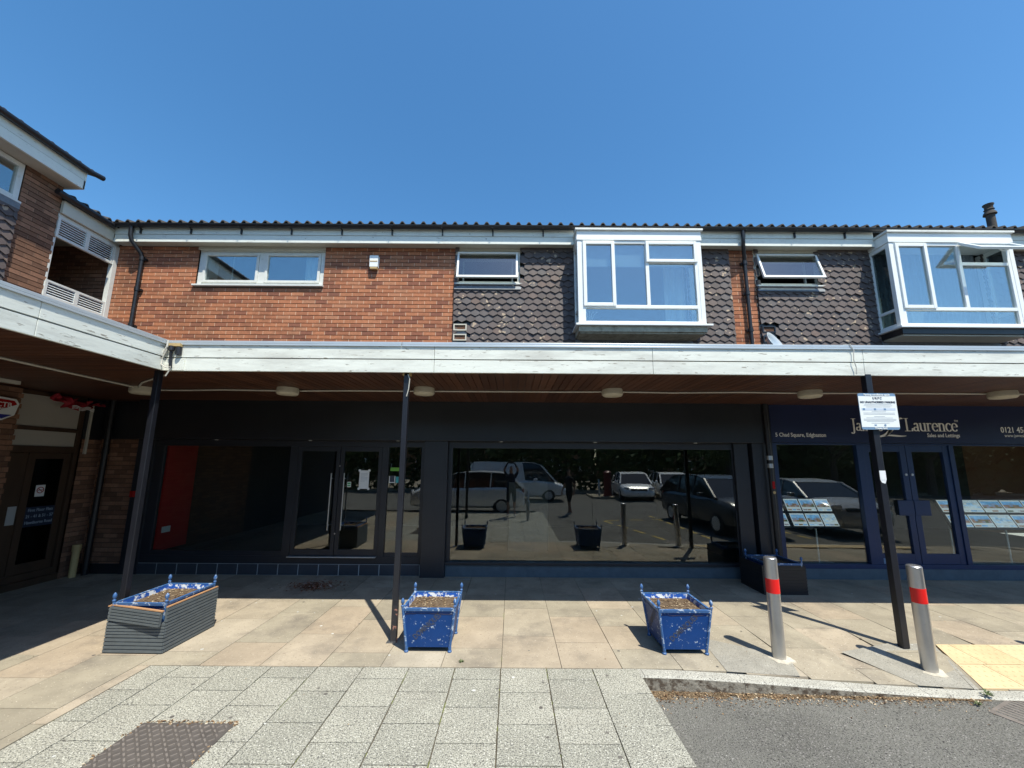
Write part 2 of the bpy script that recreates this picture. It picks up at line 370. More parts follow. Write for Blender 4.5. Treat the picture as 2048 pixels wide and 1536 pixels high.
# kerbs
g = MB()
def kerbblock(xa, xb, t, top=True):
    n = 3
    for q in range(n):
        a = xa + (xb - xa) * q / n + (.002 if q == 0 else 0); b = xa + (xb - xa) * (q + 1) / n - (.002 if q == n - 1 else 0)
        ya, yb = kerb_y(a), kerb_y(b)
        za, zb = gz(a, ya + .06), gz(b, yb + .06)
        P = [(a, ya, -.25), (b, yb, -.25), (b, yb + .12, -.25), (a, ya + .12, -.25), (a, ya, za - .014), (b, yb, zb - .014), (b, yb + .12, zb), (a, ya + .12, za)]
        base = len(g.v); g.v += P + [(a, ya + .014, za), (b, yb + .014, zb)]
        g.face([base + 0, base + 1, base + 5, base + 4], t, 1)
        g.face([base + 4, base + 5, base + 9, base + 8], t, 0); g.face([base + 8, base + 9, base + 6, base + 7], t, 0)
        g.face([base + 3, base + 2, base + 1, base + 0], t, 0); g.face([base + 2, base + 3, base + 7, base + 6], t, 0)
        if q == 0: g.face([base + 0, base + 4, base + 8, base + 7, base + 3], t, 0)
        if q == n - 1: g.face([base + 1, base + 2, base + 6, base + 9, base + 5], t, 0)
x = 1.055; g.box(.92, 1.05, 3.62, 3.95, -.25, -.001, .5, 0)
for w_ in (.14, .86, .89, .63, .9, .9, .9, .9, .9): kerbblock(x, x + w_, .5); x += w_
y = 3.615
while y > -1.5: g.box(.92, 1.045, y - .9, y - .005, -.25, -.001, .5, 0); y -= .9
g.build('kerb', [M_kerb, M_kerbf], kind='structure')
# far kerb island and pavement across the road
g = MB(); g.box(4.6, 9.5, -11.2, -8.9, -.3, -.02); g.box(-60, 60, -30, -13.5, -.3, 0)
g.build('far_pavement', M_slab, kind='structure')
# asphalt infill patches
def patch(poly, name, m, dz=.004):
    g = MB(); n = len(poly); g.v = [(x, y, gz(x, y) + dz) for x, y in poly]; g.face(list(range(n)))
    return g.build(name, m, kind='structure')
patch([(2.05, 4.62), (1.98, 3.93), (2.62, 3.90), (2.72, 4.16), (2.50, 4.34)], 'asphalt_infill', M_patch)
patch([(3.34, 4.32), (3.98, 4.50), (4.42, 4.50), (4.06, 3.80), (3.62, 3.83)], 'asphalt_infill', M_patch)
patch([(4.06, 3.79), (4.42, 4.49), (4.44, 4.47), (4.10, 3.79)], 'asphalt_infill', M_patch)
# tactile paving
g = MB()
def tact_left(y): return 4.08 + (y - 3.647) * .457
for r_, (ya, yb) in enumerate(((3.80, 4.14), (4.143, 4.48))):
    xs = [4.30 + .40 * q for q in range(14)]
    xs[0] = None
    for q in range(13):
        xb = 4.60 + .40 * q + (.0 if r_ else -.05)
        xa = xb - .40
        la, lb = max(xa, tact_left(ya)), max(xa, tact_left(yb))
        t = rnd.random()
        P = [(la + .003, ya + .003), (xb - .003, ya + .003), (xb - .003, yb - .003), (lb + .003, yb - .003)]
        z = .007
        g.hexa([(x, y, gz(x, y) - .02) for x, y in P] + [(x, y, gz(x, y) + z) for x, y in P], t)
        for bi in range(6):
            for bj in range(5):
                cx, cy = xa + .033 + bi * .0667, ya + .035 + bj * .0667
                if cx < tact_left(cy) + .02: continue
                f_ = (cy - ya) / (yb - ya); g.lathe([(.013, 0), (.011, .0025), (.006, .004)], (cx, cy, gz(cx, ya) * (1 - f_) + gz(cx, yb) * f_ + z - .0005), n=7, t=t)
g.build('tactile_paving', M_tact, kind='structure')

# ------------------------------------------------------------------ wall helpers
def frame_of(kind, plane):
    """kind 'S': wall facing -Y at y=plane, u=+x.  kind 'E': wall facing +X at x=plane, u=+y"""
    if kind == 'S': return lambda u, d, z: (u, plane - d, z)
    return lambda u, d, z: (plane + d, u, z)
def bx(g, F, u0, u1, d0, d1, z0, z1, t=.5, m=0):
    P = [F(u0, d1, z0), F(u1, d1, z0), F(u1, d0, z0), F(u0, d0, z0), F(u0, d1, z1), F(u1, d1, z1), F(u1, d0, z1), F(u0, d0, z1)]
    g.hexa(P, t, m)
def cut(iv, holes):
    out = [iv]
    for a, b in holes:
        nxt = []
        for s, e in out:
            if b <= s or a >= e: nxt.append((s, e)); continue
            if a > s: nxt.append((s, a))
            if b < e: nxt.append((b, e))
        out = nxt
    return [q for q in out if q[1] - q[0] > .012]
def bricks(F, u0, u1, z0, z1, holes, name, m, parent, depth=.10, phase=0.0, label=None, teeth=None, mor=None):
    g = MB(); c = 0; z = z1 - .075
    while z > z0 - .075:
        za, zb = max(z, z0), z + .064
        hs = [(a, b) for a, b, c0, c1 in holes if c0 < zb - .005 and c1 > za + .005]
        bs = u0 - .25 + ((c % 2) * .1125) + phase
        b = bs
        for s, e in cut((u0, u1), hs): bx(g, F, s, e, -.06, -.0035, za, zb, 0, 1)      # perpend mortar, nearly flush
        while b < u1:
            for s, e in cut((max(b, u0), min(b + .215, u1)), hs):
                if e - s > .02:
                    t = rnd.random(); j = rnd.uniform(-.0012, .0012)
                    e2 = e + (.02 if teeth and e > u1 - .02 and c % 2 else 0)
                    bx(g, F, s, e2, -.05, j, za, zb, t, 0)
            b += .225
        c += 1; z -= .075
    full = sorted(set([u0, u1] + [q for h in holes for q in h[:2]]))
    for ua, ub in zip(full, full[1:]):
        zs = [(h[2], h[3]) for h in holes if h[0] <= ua + 1e-6 and h[1] >= ub - 1e-6]
        for s, e in cut((z0, z1), zs): bx(g, F, ua, ub, -depth, -.012, s, e, 0, 2)
    o = g.build(name, [m, mor or (M_mortar if m is M_brick else M_mortarb), M_mortard], parent)
    if label: o['label'] = label
    return o
def hung_tiles(F, u0, u1, z0, z1, holes, parent, phase=0, name='tile_cladding'):
    g = MB(); Wt, Pt, A = .163, .114, .043; row = 0; z = z1 - Pt
    while z > z0 - Pt:
        off = (row % 2) * Wt / 2 + phase; u = u0 - Wt * 1.5 + (off % Wt)
        while u < u1 + Wt:
            a, b, c = u + .0015, u + Wt - .0015, u + Wt / 2
            jz = rnd.uniform(-.003, .003); tl = rnd.uniform(-.003, .004) + (.012 if rnd.random() < .03 else 0)
            P = [(a, z + Pt + A + .032), (b, z + Pt + A + .032), (b, z + A + jz), (c, z + jz), (a, z + A + jz)]
            lo, hi = u0, u1
            skip = False
            for h in holes:
                if h[2] < z + Pt * .8 and h[3] > z + Pt * .3:
                    if c > h[0] and c < h[1]: skip = True
            if b > lo + .004 and a < hi - .004 and not skip:
                P = [(min(max(p, lo), hi), min(max(q, z0), z1)) for p, q in P]
                t = rnd.random()
                def dep(q): return .006 + (.032 + tl) * max(0, 1 - (q - z) / (Pt + A))
                front = [F(p, dep(q) + .015, q) for p, q in P]; back = [F(p, dep(q), q) for p, q in P]
                bb = len(g.v); g.v += front + back
                g.face([bb + i for i in reversed(range(5))], t)
                for i in range(5):
                    j = (i + 1) % 5; g.face([bb + i, bb + j, bb + 5 + j, bb + 5 + i], t)
            u += Wt
        row += 1; z -= Pt
    return g.build(name, M_tile, parent)
def rectframe(g, F, u0, u1, z0, z1, w, d0, d1, wb=None, t=.5):
    wb = wb or w
    bx(g, F, u0, u0 + w, d0, d1, z0, z1, t); bx(g, F, u1 - w, u1, d0, d1, z0, z1, t)
    bx(g, F, u0 + w, u1 - w, d0, d1 - .001, z0, z0 + wb, t); bx(g, F, u0 + w, u1 - w, d0, d1 - .001, z1 - w, z1, t)
def pane(F, u0, u1, z0, z1, d, m, parent, name='pane', th=.006):
    g = MB(); bx(g, F, u0, u1, d - th, d, z0, z1); return g.build(name, m, parent)
def curtain(F, u0, u1, z0, z1, d, m, parent, amp=.025, lam=.09, taper=0):
    g = MB(); n = int((u1 - u0) / .012) + 2
    for i in range(n):
        for k, z in enumerate((z1, (z0 + z1) / 2, z0)):
            u = u0 + (u1 - u0) * i / (n - 1); uu = u + taper * (k / 2) * (u - u1) / max(.01, (u0 - u1)) * -1
            g.v.append(F(uu, d + amp * math.sin(u / lam * 6.283 + k * .3) * (.6 + .4 * math.sin(u * 9)), z))
    for i in range(n - 1):
        for k in range(2): g.face([i * 3 + k, i * 3 + k + 1, i * 3 + k + 4, i * 3 + k + 3])
    return g.build('curtain', m, parent, smooth=True)
D = 6.88
FS = frame_of('S', D)

# ------------------------------------------------------------------ main terrace
T = thing('shop_terrace', 'two-storey brick and tile-hung terrace with dark shopfronts and white bay windows', 'building', (0, D, 0))
WORLDSPACE[T.name] = (0, D, 0)
W1 = (-5.92, -3.54, 5.06, 5.86)           # wide window in the brick
BW = []
bricks(FS, -7.45, -1.085, 3.30, 5.86, [W1], 'brick_wall', M_brick, T)
bricks(FS, 4.055, 4.535, 3.30, 5.86, [], 'brick_pier', M_brick, T, phase=.05)
bricks(FS, 9.635, 10.1, 3.30, 5.86, [], 'brick_pier', M_brick, T, phase=.05)
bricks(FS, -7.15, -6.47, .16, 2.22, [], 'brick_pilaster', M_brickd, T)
g = MB(); bx(g, FS, -7.15, -6.2, -.1, .01, 0, .16); g.build('pilaster_base', M_dark, T)
g = MB(); bx(g, FS, -7.15, -6.47, -.06, .006, 2.22, 2.88); g.build('pilaster_head', M_dark, T)
PITCH = 5.585
BAYX = [(1.14, 3.345), (1.14 + PITCH - .03, 3.345 + PITCH - .03)]
for i in range(2):
    o = i * PITCH
    x0_, x1_ = -1.085 + o + (0 if i == 0 else .035), 4.055 + o
    wn_ = (-1.085 + o + .035 * i, .165 + o, 5.10, 5.86)
    b0, b1 = BAYX[i]
    hung_tiles(FS, x0_, b0 + .1, 3.28, 5.86, [wn_, (x0_, x0_ + .26, 4.05, 4.37), (x0_, x0_ + .26, 3.9, 4.08)], T, phase=-.005)
    hung_tiles(FS, b1 - .1, x1_, 3.28, 5.86, [], T, phase=.03)
    g = MB()
    bx(g, FS, x0_, x1_, -.1, -.012, 3.28, 5.10)
    bx(g, FS, wn_[1], x1_, -.1, -.012, 5.10, 5.86)
    # keep the bay opening clear
    g2 = MB(); bx(g2, FS, x0_, b0 + .06, -.1, -.008, 3.28, 5.095); bx(g2, FS, b1 - .06, x1_, -.1, -.008, 3.28, 5.86)
    bx(g2, FS, wn_[1] + .001, b0 + .06, -.1, -.008, 5.096, 5.86); bx(g2, FS, b0 + .06, b1 - .06, -.1, -.008, 3.28, 4.1)
    g2.build('backing_wall', M_dark, T)
# back and side walls, floors so that light does not leak
g = MB(); g.box(-7.6, 16, 11.5, 11.7, 0, 6.0); g.box(15.9, 16.1, 7, 11.5, 0, 6); g.box(-9.6, 16, 6.99, 11.5, 2.78, 3.28)
g.build('rear_wall', M_brickd, T)
# shared upper rooms
def room(x0, x1, z0, z1, y1, m, name='room'):
    g = MB(); y0 = D + .101
    g.quad((x0, y1, z0), (x1, y1, z0), (x1, y1, z1), (x0, y1, z1)); g.quad((x0, y0, z0), (x0, y1, z0), (x0, y1, z1), (x0, y0, z1))
    g.quad((x1, y0, z0), (x1, y1, z0), (x1, y1, z1), (x1, y0, z1)); g.quad((x0, y0, z1), (x1, y0, z1), (x1, y1, z1), (x0, y1, z1))
    g.quad((x0, y0, z0), (x1, y0, z0), (x1, y1, z0), (x0, y1, z0))
    return g.build(name, m, T)
room(-6.3, -3.0, 3.5, 5.95, 10, M_room); room(-1.3, .9, 3.5, 5.95, 9, M_room); room(.95, 3.9, 3.5, 5.95, 10, M_room)
room(4.3, 6.4, 3.5, 5.95, 9, M_room); room(6.45, 9.5, 3.5, 5.95, 10, M_room)

# eaves: soffit, two fascia boards, gutter, brackets, roof
g = MB(); g.box(-7.40, 14, 6.712, D + .1, 5.862, 5.90); g.build('soffit', M_cream, T)
for a, b in ((-7.38, BAYX[0][0] - .02), (BAYX[0][1] + .02, BAYX[1][0] - .02), (BAYX[1][1] + .02, 14)):
    g = MB(); g.box(a, b, 6.688, 6.712, 5.835, 5.885); g.box(a, b, 6.70, 6.73, 5.887, 5.985); g.box(a, b, 6.690, 6.722, 5.991, 6.17)
    n = int((b - a) / 1.5)
    g.build('fascia_board', M_white, T, bevel=.003)
g = MB(); nseg = 10; gy, gzc, gr = 6.625, 6.145, .055
for i in range(nseg + 1):
    a = math.pi * i / nseg + math.pi
    for x in (-7.30, 14): g.v.append((x, gy + gr * math.cos(a), gzc + gr * math.sin(a)))
for i in range(nseg): g.face([2 * i, 2 * i + 1, 2 * i + 3, 2 * i + 2])
bb = len(g.v)
for i in range(nseg + 1):
    a = math.pi * i / nseg + math.pi
    for x in (-7.30, 14): g.v.append((x, gy + (gr - .004) * math.cos(a), gzc + (gr - .004) * math.sin(a)))
for i in range(nseg): g.face([bb + 2 * i, bb + 2 * i + 2, bb + 2 * i + 3, bb + 2 * i + 1])
x = -6.9
while x < 12:
    g.box(x, x + .02, 6.575, 6.70, 6.086, 6.094); g.box(x + .004, x + .026, 6.66, 6.689, 5.99, 6.09); x += .93
g.box(-7.31, -7.30, 6.57, 6.68, 6.09, 6.16)
g.build('gutter', M_black, T, smooth=True)
def roof_sheet(F, u0, u1, d0, z0, run, slope, parent, per=.194, name='roof'):
    """roman-tile roof: F maps (u, outward distance, z); rises inward from outward distance d0"""
    g = MB(); n = int((u1 - u0) / per * 12); rows = int(run / .3)
    def h(u):
        p = (u % per) / per
        return .058 * math.exp(-((p - .5) / .20) ** 4) if True else 0
    for r in range(rows):
        da, db = d0 - r * .3, d0 - (r + 1) * .3
        za, zb = z0 + r * .3 * slope, z0 + (r + 1) * .3 * slope
        b = len(g.v)
        for i in range(n + 1):
            u = u0 + (u1 - u0) * i / n; hh = h(u)
            g.v += [F(u, da, za + hh), F(u, db - .02, zb + hh - .02), F(u, da, za + hh - .022)]
        for i in range(n):
            t = .5; q = b + 3 * i
            g.face([q, q + 3, q + 4, q + 1], t); g.face([q + 2, q + 5, q + 3, q], t)
            if r == 0 : g.face([q + 2, q + 1, q + 4, q + 5], t)
    return g.build(name, M_roof, parent, smooth=False)
roof_sheet(FS, -9.6, 14, .285, 6.165, 3.0, .36, T)
# rainwater pipes on the main front
def downpipe(x, z0, parent, m=M_black):
    g = MB()
    g.tube([(x, 6.63, 6.13), (x, 6.63, 5.93), (x + .01, 6.66, 5.84), (x + .09, 6.79, 5.66), (x + .10, 6.815, 5.58)], .034, 12)
    g.tube([(x + .10, 6.815, 5.60), (x + .10, 6.815, z0)], .032, 12)
    for z in (5.60, 5.0, 4.3): g.tube([(x + .10, 6.815, z), (x + .10, 6.815, z - .07)], .041, 12); g.box(x + .04, x + .16, 6.83, 6.878, z - .06, z - .02)
    return g.build('downpipe', m, parent, smooth=True)
downpipe(-7.02, 3.2, T); downpipe(4.22, 3.2, T)

# windows -------------------------------------------------------------
def wide_window():
    u0, u1, z0, z1 = W1
    g = MB(); rectframe(g, FS, u0 - .01, u1 + .01, z0 + .03, 5.79, .095, -.08, -.035); bx(g, FS, (u0 + u1) / 2 - .06, (u0 + u1) / 2 + .06, -.08, -.03, z0 + .08, 5.74)
    for a, b in ((u0 + .09, (u0 + u1) / 2 - .065), ((u0 + u1) / 2 + .065, u1 - .09)): rectframe(g, FS, a, b, z0 + .09, 5.735, .045, -.075, -.018)
    f = g.build('window', M_oldw, T, bevel=.003)
    g = MB(); bx(g, FS, u0 - .02, u1 + .0, -.06, .01, 5.79, 5.858); bx(g, FS, u0 + .02, u1 - .02, -.06, -.012, 5.765, 5.789); g.build('head_trim', M_cream, f, bevel=.003)
    g = MB(); bx(g, FS, u0 - .03, u1 + .015, -.08, .05, z0 - .005, z0 + .028); g.build('sill', M_oldw, f, bevel=.003)
    m = (u0 + u1) / 2
    pane(FS, u0 + .135, m - .11, z0 + .135, 5.69, -.045, GL_win, f); pane(FS, m + .11, u1 - .135, z0 + .135, 5.69, -.045, GL_win, f)
    curtain(FS, u1 - .42, u1 - .12, z0, 5.8, -.14, M_curt, f, amp=.02, lam=.07)
    g = MB(); bx(g, FS, u0 + .9 - .33, u0 + .9 - .315, -.13, -.12, z0, 5.8); g.build('blind_rod', M_curt, f)
    g = MB(); bx(g, FS, u0 + .08, u0 + .16, -.3, -.1, z0, 5.8); g.build('inner_reveal', M_curt, f)
wide_window()
def small_window(x0, tilt, sash=True):
    u0, u1, z0, z1 = x0, x0 + 1.25, 5.12, 5.86
    g = MB(); rectframe(g, FS, u0, u1 - .03, z0 + .03, 5.80, .05, -.08, -.015)
    f = g.build('window', M_oldw, T, bevel=.003)
    g = MB(); bx(g, FS, u0, u1, -.06, .004, 5.80, 5.858); g.build('head_trim', M_cream, f)
    g = MB(); bx(g, FS, u0 - .0, u1 + .02, -.08, .04, z0 + .0, z0 + .028); g.build('sill', M_oldw, f, bevel=.003)
    g = MB()
    P = [FS(u0, .012, z0 - .001), FS(u1 + .01, .012, z0 - .001), FS(u1 - .02, .065, z0 - .11), FS(u0, .065, z0 - .11)]
    g.prism(P, (0, .02, 0)); g.build('flashing', M_lead, f)
    # top-hung sash, pushed open
    hz = 5.765; L = 5.765 - (z0 + .075)
    Mx = Matrix.Translation((0, D + .002, hz)) @ Matrix.Rotation(-tilt, 4, 'X')
    g = MB(); a, b = u0 + .045, u1 - .075
    w = .035
    g.box(a, a + w, -.03, .012, -L, 0, M=Mx); g.box(b - w, b, -.03, .012, -L, 0, M=Mx); g.box(a + w, b - w, -.03, .012, -L, -L + .04, M=Mx); g.box(a + w, b - w, -.03, .012, -w, 0, M=Mx)
    g.build('sash', M_pvc, f, bevel=.002)
    g = MB(); g.box(a + w, b - w, -.008, -.003, -L + .04, -w, M=Mx); g.build('pane', GL_sash, f)
    g = MB(); rectframe(g, FS, u0 + .12, u1 - .16, z0 + .08, 5.72, .03, -.2, -.17); g.build('inner_frame', M_oldw, f)
small_window(-1.085, R(12)); small_window(-1.085 + PITCH + .035, R(17))
def bay(i, open_vent):
    X0, X1 = BAYX[i]; Y = 6.46; z0, z1 = 4.225, 5.785; F = frame_of('S', Y)
    B = MB()
    # corner posts, head, cill rail
    B.box(X0, X0 + .075, Y, Y + .075, z0, z1); B.box(X1 - .075, X1, Y, Y + .075, z0, z1)
    B.box(X0, X0 + .07, D - .06, D + .09, z0, z1); B.box(X1 - .07, X1, D - .06, D + .09, z0, z1)
    for xs in (X0 + .005, X1 - .065):
        B.box(xs, xs + .06, Y + .075, D - .06, z0, z0 + .07); B.box(xs, xs + .06, Y + .075, D - .06, z1 - .07, z1); B.box(xs, xs + .06, Y + .075, D - .06, 4.52, 4.57)
    # front frame
    a, b = X0 + .0755, X1 - .0755
    rectframe(B, F, a, b, z0, z1, .055, -.065, -.004)
    tr = 4.545; mid1 = a + .56; mid2 = a + 1.16
    bx(B, F, a + .05, b - .05, -.062, -.006, tr - .03, tr + .03)
    bx(B, F, mid1 - .03, mid1 + .03, -.060, -.008, tr + .03, z1 - .05); bx(B, F, mid2 - .03, mid2 + .03, -.060, -.008, tr + .03, z1 - .05)
    if True: bx(B, F, mid2 + .03, b - .05, -.058, -.01, 5.36, 5.42)
    f = B.build('bay_window', M_pvc, T, bevel=.004)
    # casements standing proud
    g = MB(); rectframe(g, F, a + .02, mid1 + .025, tr + .0, z1 - .02, .06, -.02, .022); g.build('casement', M_pvc, f, bevel=.006)
    if not open_vent:
        g = MB(); rectframe(g, F, mid2 - .02, b - .01, 5.37, z1 - .02, .055, -.02, .022); g.build('casement', M_pvc, f, bevel=.006)
        pane(F, mid2 + .03, b - .06, 5.42, z1 - .07, -.01, GL_win, f)
    else:
        L = z1 - .02 - 5.37
        Mx = Matrix.Translation((0, Y - .01, z1 - .03)) @ Matrix.Rotation(-R(50), 4, 'X'); g = MB(); w = .06; p, q = mid2 - .01, b + .0
        g.box(p, p + w, -.03, .015, -L, 0, M=Mx); g.box(q - w, q, -.03, .015, -L, 0, M=Mx); g.box(p + w, q - w, -.03, .015, -L, -L + w, M=Mx); g.box(p + w, q - w, -.03, .015, -w, 0, M=Mx)
        g.build('casement', M_pvc, f, bevel=.005)
        g = MB(); g.box(p + w, q - w, -.012, -.004, -L + w, -w, M=Mx); g.build('pane', GL_win, f)
        g = MB(); g.tube([tuple(Mx @ Vector(((p + q) / 2 - .09, .02, -L + .03))), tuple(Mx @ Vector(((p + q) / 2, .05, -L + .02))), tuple(Mx @ Vector(((p + q) / 2 + .07, .02, -L + .03)))], .008, 6); g.build('handle', M_pvc, f)
    pane(F, a + .08, mid1 - .035, tr + .055, z1 - .08, -.01, GL_win, f)
    pane(F, mid1 + .03, mid2 - .03, tr + .03, z1 - .055, -.035, GL_win, f)
    pane(F, mid2 + .03, b - .055, tr + .03, 5.36, -.035, GL_win, f)
    pane(F, a + .055, b - .055, z0 + .055, tr - .03, -.035, GL_win, f)
    for xs in (X0 + .03, X1 - .036):
        g = MB(); g.box(xs, xs + .006, Y + .075, D - .06, z0 + .07, 4.52); g.box(xs, xs + .006, Y + .075, D - .06, 4.57, z1 - .07); g.build('pane', GL_side, f)
    # head boards and cap
    g = MB(); g.box(X0 - .012, X1 + .012, Y - .014, D, 5.787, 5.85); g.box(X0 - .006, X1 + .006, Y - .008, D, 5.852, 5.965)
    g.build('head_board', M_pvc, f, bevel=.003)
    g = MB(); g.box(X0 - .035, X1 + .035, Y - .045, D - .1, 5.967, 6.005); g.build('cap', M_oldw, f, bevel=.003)
    g = MB(); g.box(X0 - .055, X1 + .085, Y - .06, D - .03, 4.188, 4.222); g.build('sill', M_pvc, f, bevel=.004)
    g = MB()
    if i == 0:
        g.box(X0 + .0, X1 + .0, Y - .01, D - .03, 4.085, 4.186, m=0); g.build('base', M_concd, f, bevel=.004)
    else:
        g.box(X0 + .0, X1 + .0, Y - .01, D - .03, 4.085, 4.186, m=0); g.build('base', M_black, f, bevel=.004)
    g = MB(); g.box(X0 + .03, X1 - .03, Y + .02, D - .02, 4.060, 4.083); g.build('base_soffit', M_cream if i else M_concd, f)
    g = MB(); g.box(X0 + .0, X1 - .08, D - .045, D - .0, 3.80, 4.058); g.build('skirt_flashing', M_lead, f)
    g = MB(); g.box(X0 + .08, X1 - .08, Y + .08, D + .1, 4.19, 4.226); g.build('inner_sill', M_curt, f)
    if i == 0:
        curtain(FS, X1 - .50, X1 - .12, 4.1, 5.9, -.06, M_curt, f, amp=.02, lam=.12)
        g = MB(); g.box(X0 + .1, X1 - .1, Y + .09, Y + .11, 5.33, 5.80); g.build('roller_blind', M_net, f)
        v = thing('flower_vase', 'glass vase with pale stems on the sill inside the first bay window', 'vase', (X0 + .22, Y + .16, 4.227))
        g = MB(); g.lathe([(.03, 0), (.035, .02), (.028, .06), (.034, .1)], (0, 0, 0), 12); g.build('vase_body', GL_side, v)
        g = MB()
        for q in range(5):
            dx = .05 * (q - 2) * .8; g.tube([(0, 0, .02), (dx * .5, 0, .12), (dx, -.01, .22 + .02 * (q % 2)), (dx * 1.6, -.02, .26)], .004, 5)
            g.lathe([(.002, 0), (.012, .01), (.002, .025)], (dx * 1.6, -.02, .255), 6)
        g.build('stems', M_curt, v)
    else:
        curtain(FS, X0 + .1, X0 + .95, 4.1, 5.85, -.04, M_net, f, amp=.02, lam=.11)
        curtain(FS, X0 + 1.0, X1 - .1, 4.1, 5.85, -.08, M_net, f, amp=.015, lam=.085)
    return f
bay(0, False); bay(1, True)
# air vents beside the brick edges
for x0_ in (-1.085, -1.085 + PITCH + .035):
    for zc, full in ((4.275, 1), (4.085, 0)):
        g = MB(); rectframe(g, FS, x0_ + .01, x0_ + .25, zc - .055, zc + .07, .022, .01, .05)
        v = g.build('air_vent', M_cream if x0_ < 0 else M_dark, T)
        g = MB(); bx(g, FS, x0_ + .03, x0_ + .23, .0, .02, zc - .04, zc + .05)
        for q in range(9): bx(g, FS, x0_ + .04 + q * .021, x0_ + .05 + q * .021, .02, .032, zc - .033, zc + .045)
        g.build('grille', M_brickd, v)
    g = MB(); bx(g, FS, x0_ + .012, x0_ + .252, -.01, .02, 4.15, 4.222); bx(g, FS, x0_ + .012, x0_ + .252, -.01, .018, 3.3, 4.03); g.build('vent_flashing', M_lead, T)

# ------------------------------------------------------------------ dark shopfront (ground floor)
g = MB(); g.box(-6.42, 4.42, 6.70, 6.98, 2.215, 2.90); 
g.build('sign_board', M_dark, T, bevel=.004)
for k, x in enumerate((-5.06, -3.45, -1.95, -.18, 1.43, 3.15)):
    g = MB(); g.lathe([(.026, 0), (.028, .006), (.02, .014)], (x, 6.76, 2.205), 12); g.build('spotlight', M_paper, T)
g = MB()
n = int((6.2 - 1.49) / .335)
for k in range(n + 1):
    a = -6.2 + k * .335; g.box(a + .007, min(a + .328, -1.49), 6.862, 6.98, 0.004, .172, rnd.random())
g.build('tiled_plinth', M_plinth, T)
g = MB(); g.box(-6.2, -1.49, 6.866, 6.98, -.02, .176); g.build('plinth_grout', M_grout, T)
g = MB(); g.box(-6.47, -6.18, 6.845, 6.98, 0, 2.22); g.build('pillar', M_dark2, T, bevel=.004)
g = MB(); g.box(-1.487, -1.088, 6.76, 6.98, -.01, 2.215)
g.build('pillar', M_dark2, T, bevel=.004)
g = MB(); g.box(3.82, 4.06, 6.80, 6.98, 0, 2.215); g.build('pillar', M_dark2, T, bevel=.004)
g = MB(); g.box(4.10, 4.30, 6.74, 6.98, 0, 2.215); g.build('pillar', M_dark2, T, bevel=.004)
g = MB(); g.box(-1.088, 3.84, 6.842, 6.98, -.01, .19); g.build('plinth', M_plinb, T, bevel=.004)
# left shop window frame + glass
g = MB()
g.box(-6.18, -1.487, 6.868, 6.96, .177, .30); g.box(-6.18, -1.487, 6.864, 6.93, 2.11, 2.215)
g.box(-6.18, -6.02, 6.87, 6.93, .30, 2.11); g.box(-3.83, -3.70, 6.868, 6.93, .30, 2.11); g.box(-6.02, -3.83, 6.88, 6.93, .30, .375)
g.box(-2.235, -2.125, 6.868, 6.93, .30, 2.11); g.box(-1.56, -1.487, 6.868, 6.93, .30, 2.11); g.box(-2.125, -1.56, 6.88, 6.93, .30, .36)
f1 = g.build('shop_window', M_dark2, T, bevel=.003)
g = MB(); g.box(-6.02, -3.83, 6.896, 6.902, .375, 2.11); g.build('pane', GL_shop, f1)
g = MB(); g.box(-2.125, -1.56, 6.896, 6.902, .36, 2.11); g.build('pane', GL_shop, f1)
for nm, xa, xb, hx in (('door', -3.70, -2.965, -3.075), ('door', -2.96, -2.235, -2.855)):
    g = MB(); w = .065
    g.box(xa + .003, xa + w, 6.875, 6.92, .305, 2.105); g.box(xb - w, xb - .003, 6.875, 6.92, .305, 2.105)
    g.box(xa + w, xb - w, 6.877, 6.918, .305, .405); g.box(xa + w, xb - w, 6.877, 6.918, 2.03, 2.105)
    dd = g.build('door', M_dark2, T, bevel=.002)
    g = MB(); g.box(xa + w, xb - w, 6.896, 6.902, .405, 2.03); g.build('pane', GL_shop, dd)
    g = MB(); g.tube([(hx, 6.825, .72), (hx, 6.825, 1.66)], .011, 10)
    for z in (.80, 1.57): g.tube([(hx, 6.825, z), (hx, 6.88, z)], .008, 8)
    g.build('handle', M_steel, dd, smooth=True)
g = MB(); g.lathe([(.012, 0), (.012, .01)], (-2.96, 6.875, 1.78), 10, axis='Y'); g.lathe([(.012, 0), (.012, .01)], (-2.96, 6.875, .66), 10, axis='Y'); g.build('lock', M_steel, T)
g = MB(); g.box(-3.70, -2.24, 6.80, 6.867, .290, .302); g.build('threshold', M_alu, T)
# big central window
g = MB(); g.box(-1.088, 3.83, 6.80, 6.96, .191, .235); g.box(-1.088, -1.015, 6.85, 6.93, .235, 2.215); g.box(3.80, 3.818, 6.85, 6.93, .235, 2.215); g.box(-1.015, 3.80, 6.85, 6.93, 2.10, 2.214)
f2 = g.build('shop_window', M_dark2, T, bevel=.003)
for a, b in ((-1.015, 1.37), (1.375, 3.80)):
    g = MB(); g.box(a, b, 6.856, 6.862, .235, 2.10); g.build('pane', GL_shop, f2)
